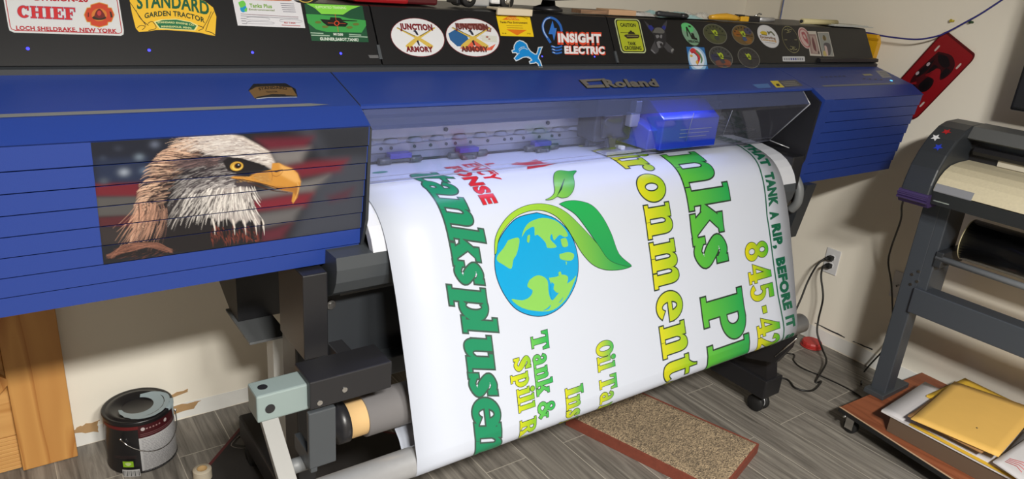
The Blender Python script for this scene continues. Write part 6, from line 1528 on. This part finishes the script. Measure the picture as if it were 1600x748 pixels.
# ------------------------------------------------------------------ things on top of the printer
DZ = 1.5052
def topx(px, y): return float(on_y(px, 15, y)[0])
t = thing('plastic_case', 'red plastic case on the black lid left of the toy truck', 'case', (.88, 1.80, DZ))
MB().box(.755, .905, 1.70, 1.88, DZ, DZ + .030, .008).build('case_body', mat('case_red', rgb(150, 26, 32), .3), t); MB().box(.905, 1.0, 1.72, 1.86, DZ, DZ + .022, .006).build('case_end', mat('case_dark_red', rgb(74, 16, 22), .4), t)
t = thing('toy_truck', 'toy truck with a white cab and chrome wheel on the black lid', 'toy truck', (1.18, 1.76, DZ))
MB().box(1.075, 1.16, 1.715, 1.78, DZ + .004, DZ + .07, .004).build('chrome_box', M['alu'], t); MB().box(1.165, 1.205, 1.715, 1.79, DZ + .012, DZ + .08, .006).build('cab', mat('toy_white', rgb(220, 220, 222), .3), t)
MB().box(1.06, 1.235, 1.725, 1.78, DZ + .008, DZ + .018, .002).build('chassis', M['black'], t); MB().prism([(1.190, DZ + .045), (1.20, DZ + .055), (1.232, DZ + .055), (1.238, DZ + .035), (1.228, DZ + .048), (1.203, DZ + .048)], 1.715, 1.785, axis=1).build('fender', mat('toy_white2', rgb(214, 214, 216), .3), t)
for x in (1.09, 1.215):
    for y in (1.716, 1.774):
        w = MB().lathe([(.010, -.008), (.0205, -.008), (.0225, -.005), (.0225, .005), (.0205, .008), (.010, .008)], (x, y, DZ + .0228), axis=1, n=24).build('wheel', M['rubber'], t)
        MB().lathe([(0, -.0085), (.006, -.0095), (.012, -.007), (.012, .007), (.006, .0095), (0, .0085)], (x, y, DZ + .0228), axis=1, n=20).build('hub', M['steel'], w)
t = thing('foam_strip', 'cream foam strip lying over the lid edge above the yellow sticker', 'strip', (1.21, 1.676, DZ))
MB().box(1.146, 1.264, 1.678, 1.71, DZ, DZ + .006, .002).box(1.146, 1.264, 1.654, 1.6625, DZ - .012, DZ + .006, .002).box(1.146, 1.264, 1.660, 1.682, DZ + .001, DZ + .006).build('strip', mat('cream_foam', rgb(196, 184, 160), .7), t)
MB().cyl((1.21, 1.69, DZ + .006), (1.212, 1.70, DZ + .05), .0009, n=6).build('wire', M['steel'], t)
t = thing('device_stand', 'black device stand with a wide flat top on the lid', 'stand', (1.38, 1.80, DZ))
MB().lathe([(0, 0), (.045, 0), (.045, .008), (.022, .016), (.018, .034), (0, .034)], (1.40, 1.76, DZ), n=28).build('foot', M['black'], t)
MB().slab([(1.24, 1.78, DZ + .030), (1.36, 1.68, DZ + .032), (1.525, 1.76, DZ + .036), (1.50, 1.96, DZ + .034), (1.28, 1.96, DZ + .03)], (0, 0, .05)).build('top_plate', M['black'], t)
t = thing('cardboard_carton', 'small tan cardboard carton on the lid behind the caution sign', 'carton', (1.63, 1.72, DZ))
MB().box(1.583, 1.70, 1.690, 1.75, DZ, DZ + .016, .001).build('carton', mat('tan_card', rgb(176, 142, 110), .8), t); MB().box(1.583, 1.70, 1.715, 1.722, DZ + .016, DZ + .0163).build('tape', mat('carton_tape', rgb(190, 168, 140), .4), t)
t = thing('wood_slat', 'short brown wood slat next to the tan carton on the lid', 'slat', (1.53, 1.72, DZ))
MB().box(1.475, 1.580, 1.695, 1.74, DZ, DZ + .011, .001).build('slat', wood_mat('slat_wood', rgb(110, 84, 64), rgb(140, 110, 86)), t)
def blob(x0, x1, y0, y1, h, seed, n=16):
    r = random.Random(seed); vs = []; 
    for j in range(n + 1):
        for i in range(n * 2 + 1):
            u, v = i / (2 * n), j / n; e = min(1, 6 * u, 6 * (1 - u), 6 * v, 6 * (1 - v)); vs.append((x0 + (x1 - x0) * u, y0 + (y1 - y0) * v, DZ + .0006 + h * e * (.45 + .55 * abs(math.sin(9 * u + 3 * v + seed) * math.cos(5 * v - 4 * u)) + r.uniform(-.08, .08))))
    w = 2 * n + 1; return MB().add(vs, [(j * w + i, j * w + i + 1, (j + 1) * w + i + 1, (j + 1) * w + i) for j in range(n) for i in range(2 * n)])
t = thing('plastic_bag', 'crumpled clear and teal plastic bag on the lid behind the stickers', 'bag', (1.86, 1.75, DZ))
blob(1.80, 2.03, 1.69, 1.79, .018, 1).build('teal_wrap', mat('teal_film', rgb(150, 184, 186), .25), t); blob(1.70, 1.84, 1.70, 1.78, .010, 2).build('clear_wrap', mat('clear_film', rgb(196, 196, 196), .2), t)
blob(2.00, 2.14, 1.70, 1.80, .020, 3).build('clear_wrap', mat('clear_film2', rgb(190, 188, 182), .2), t)
t = thing('marker_pen', 'dark grey marker lying on the lid before the plastic bag', 'marker', (1.86, 1.685, DZ))
MB().tube([(1.79, 1.690, DZ + .012), (1.80, 1.689, DZ + .012), (1.90, 1.684, DZ + .0085)], [.006, .0085, .008], 14).build('barrel', M['charcoal'], t); MB().tube([(1.90, 1.684, DZ + .0085), (1.925, 1.683, DZ + .0082), (1.935, 1.683, DZ + .008)], [.0086, .0086, .004], 14).build('pen_cap', M['black'], t)
t = thing('hand_tool', 'yellow handled hand tool on the lid above the round stickers', 'tool', (2.2, 1.69, DZ))
MB().tube([(2.055, 1.690, DZ + .009), (2.09, 1.690, DZ + .011), (2.14, 1.690, DZ + .013), (2.19, 1.690, DZ + .010), (2.21, 1.690, DZ + .008)], [.007, .010, .012, .010, .007], 14).build('handle', mat('tool_yellow', rgb(206, 156, 40), .4), t)
MB().box(2.215, 2.26, 1.682, 1.698, DZ, DZ + .018, .003).build('yellow_end', mat('tool_yellow2', rgb(214, 164, 40), .4), t); MB().box(2.195, 2.232, 1.681, 1.699, DZ + .018, DZ + .023, .001).build('clip', M['black'], t)
t = thing('clamp', 'black and steel clamp on the lid by the white round sticker', 'clamp', (2.34, 1.69, DZ))
MB().box(2.262, 2.325, 1.682, 1.71, DZ, DZ + .020, .003).build('jaw', M['black'], t); MB().cyl((2.325, 1.692, DZ + .010), (2.415, 1.692, DZ + .010), .0085, n=16).build('screw_rod', M['alu'], t); MB().tube([(2.30, 1.69, DZ + .02), (2.325, 1.69, DZ + .030), (2.335, 1.69, DZ + .028)], .003, 8).build('lever', M['steel'], t)
t = thing('paper_roll', 'loosely rolled cream paper on the lid near its right end', 'paper roll', (2.70, 1.70, DZ))
MB().tube([(2.60, 1.693, DZ + .011), (2.85, 1.700, DZ + .012)], .0105, 18).build('outer_sheet', mat('cream_paper', rgb(206, 196, 150), .7), t)
MB().cyl((2.595, 1.6928, DZ + .011), (2.60, 1.693, DZ + .011), .006, n=14).build('inner_sheet', M['charcoal'], t)
t = thing('white_folder', 'thin white folder lying over the right end of the lid', 'folder', (2.95, 1.72, DZ))
MB().box(2.79, 3.085, 1.668, 1.80, DZ, DZ + .004, .001).build('back_cover', mat('folder_white', rgb(186, 190, 188), .5), t); MB().box(2.80, 3.05, 1.672, 1.79, DZ + .0042, DZ + .0075, .001).build('front_cover', mat('folder_white2', rgb(200, 202, 196), .5), t)
t = thing('yellow_pouch', 'yellow plastic pouch wedged between the lid end and the wall', 'pouch', (3.08, 1.72, 1.40))
MB().slab([(3.09, 1.73, 1.480), (3.09, 1.649, 1.480), (3.09, 1.637, 1.447), (3.09, 1.641, 1.383), (3.09, 1.66, 1.362), (3.09, 1.73, 1.362)], (.03, 0, 0)).build('pouch', mat('pouch_yellow', rgb(226, 170, 30), .4), t)
MB().slab([(3.0895, 1.73, 1.466), (3.0895, 1.636, 1.466), (3.0895, 1.634, 1.456), (3.0895, 1.73, 1.458)], (-.003, 0, 0)).build('fold', mat('pouch_fold', rgb(200, 146, 24), .4), t)
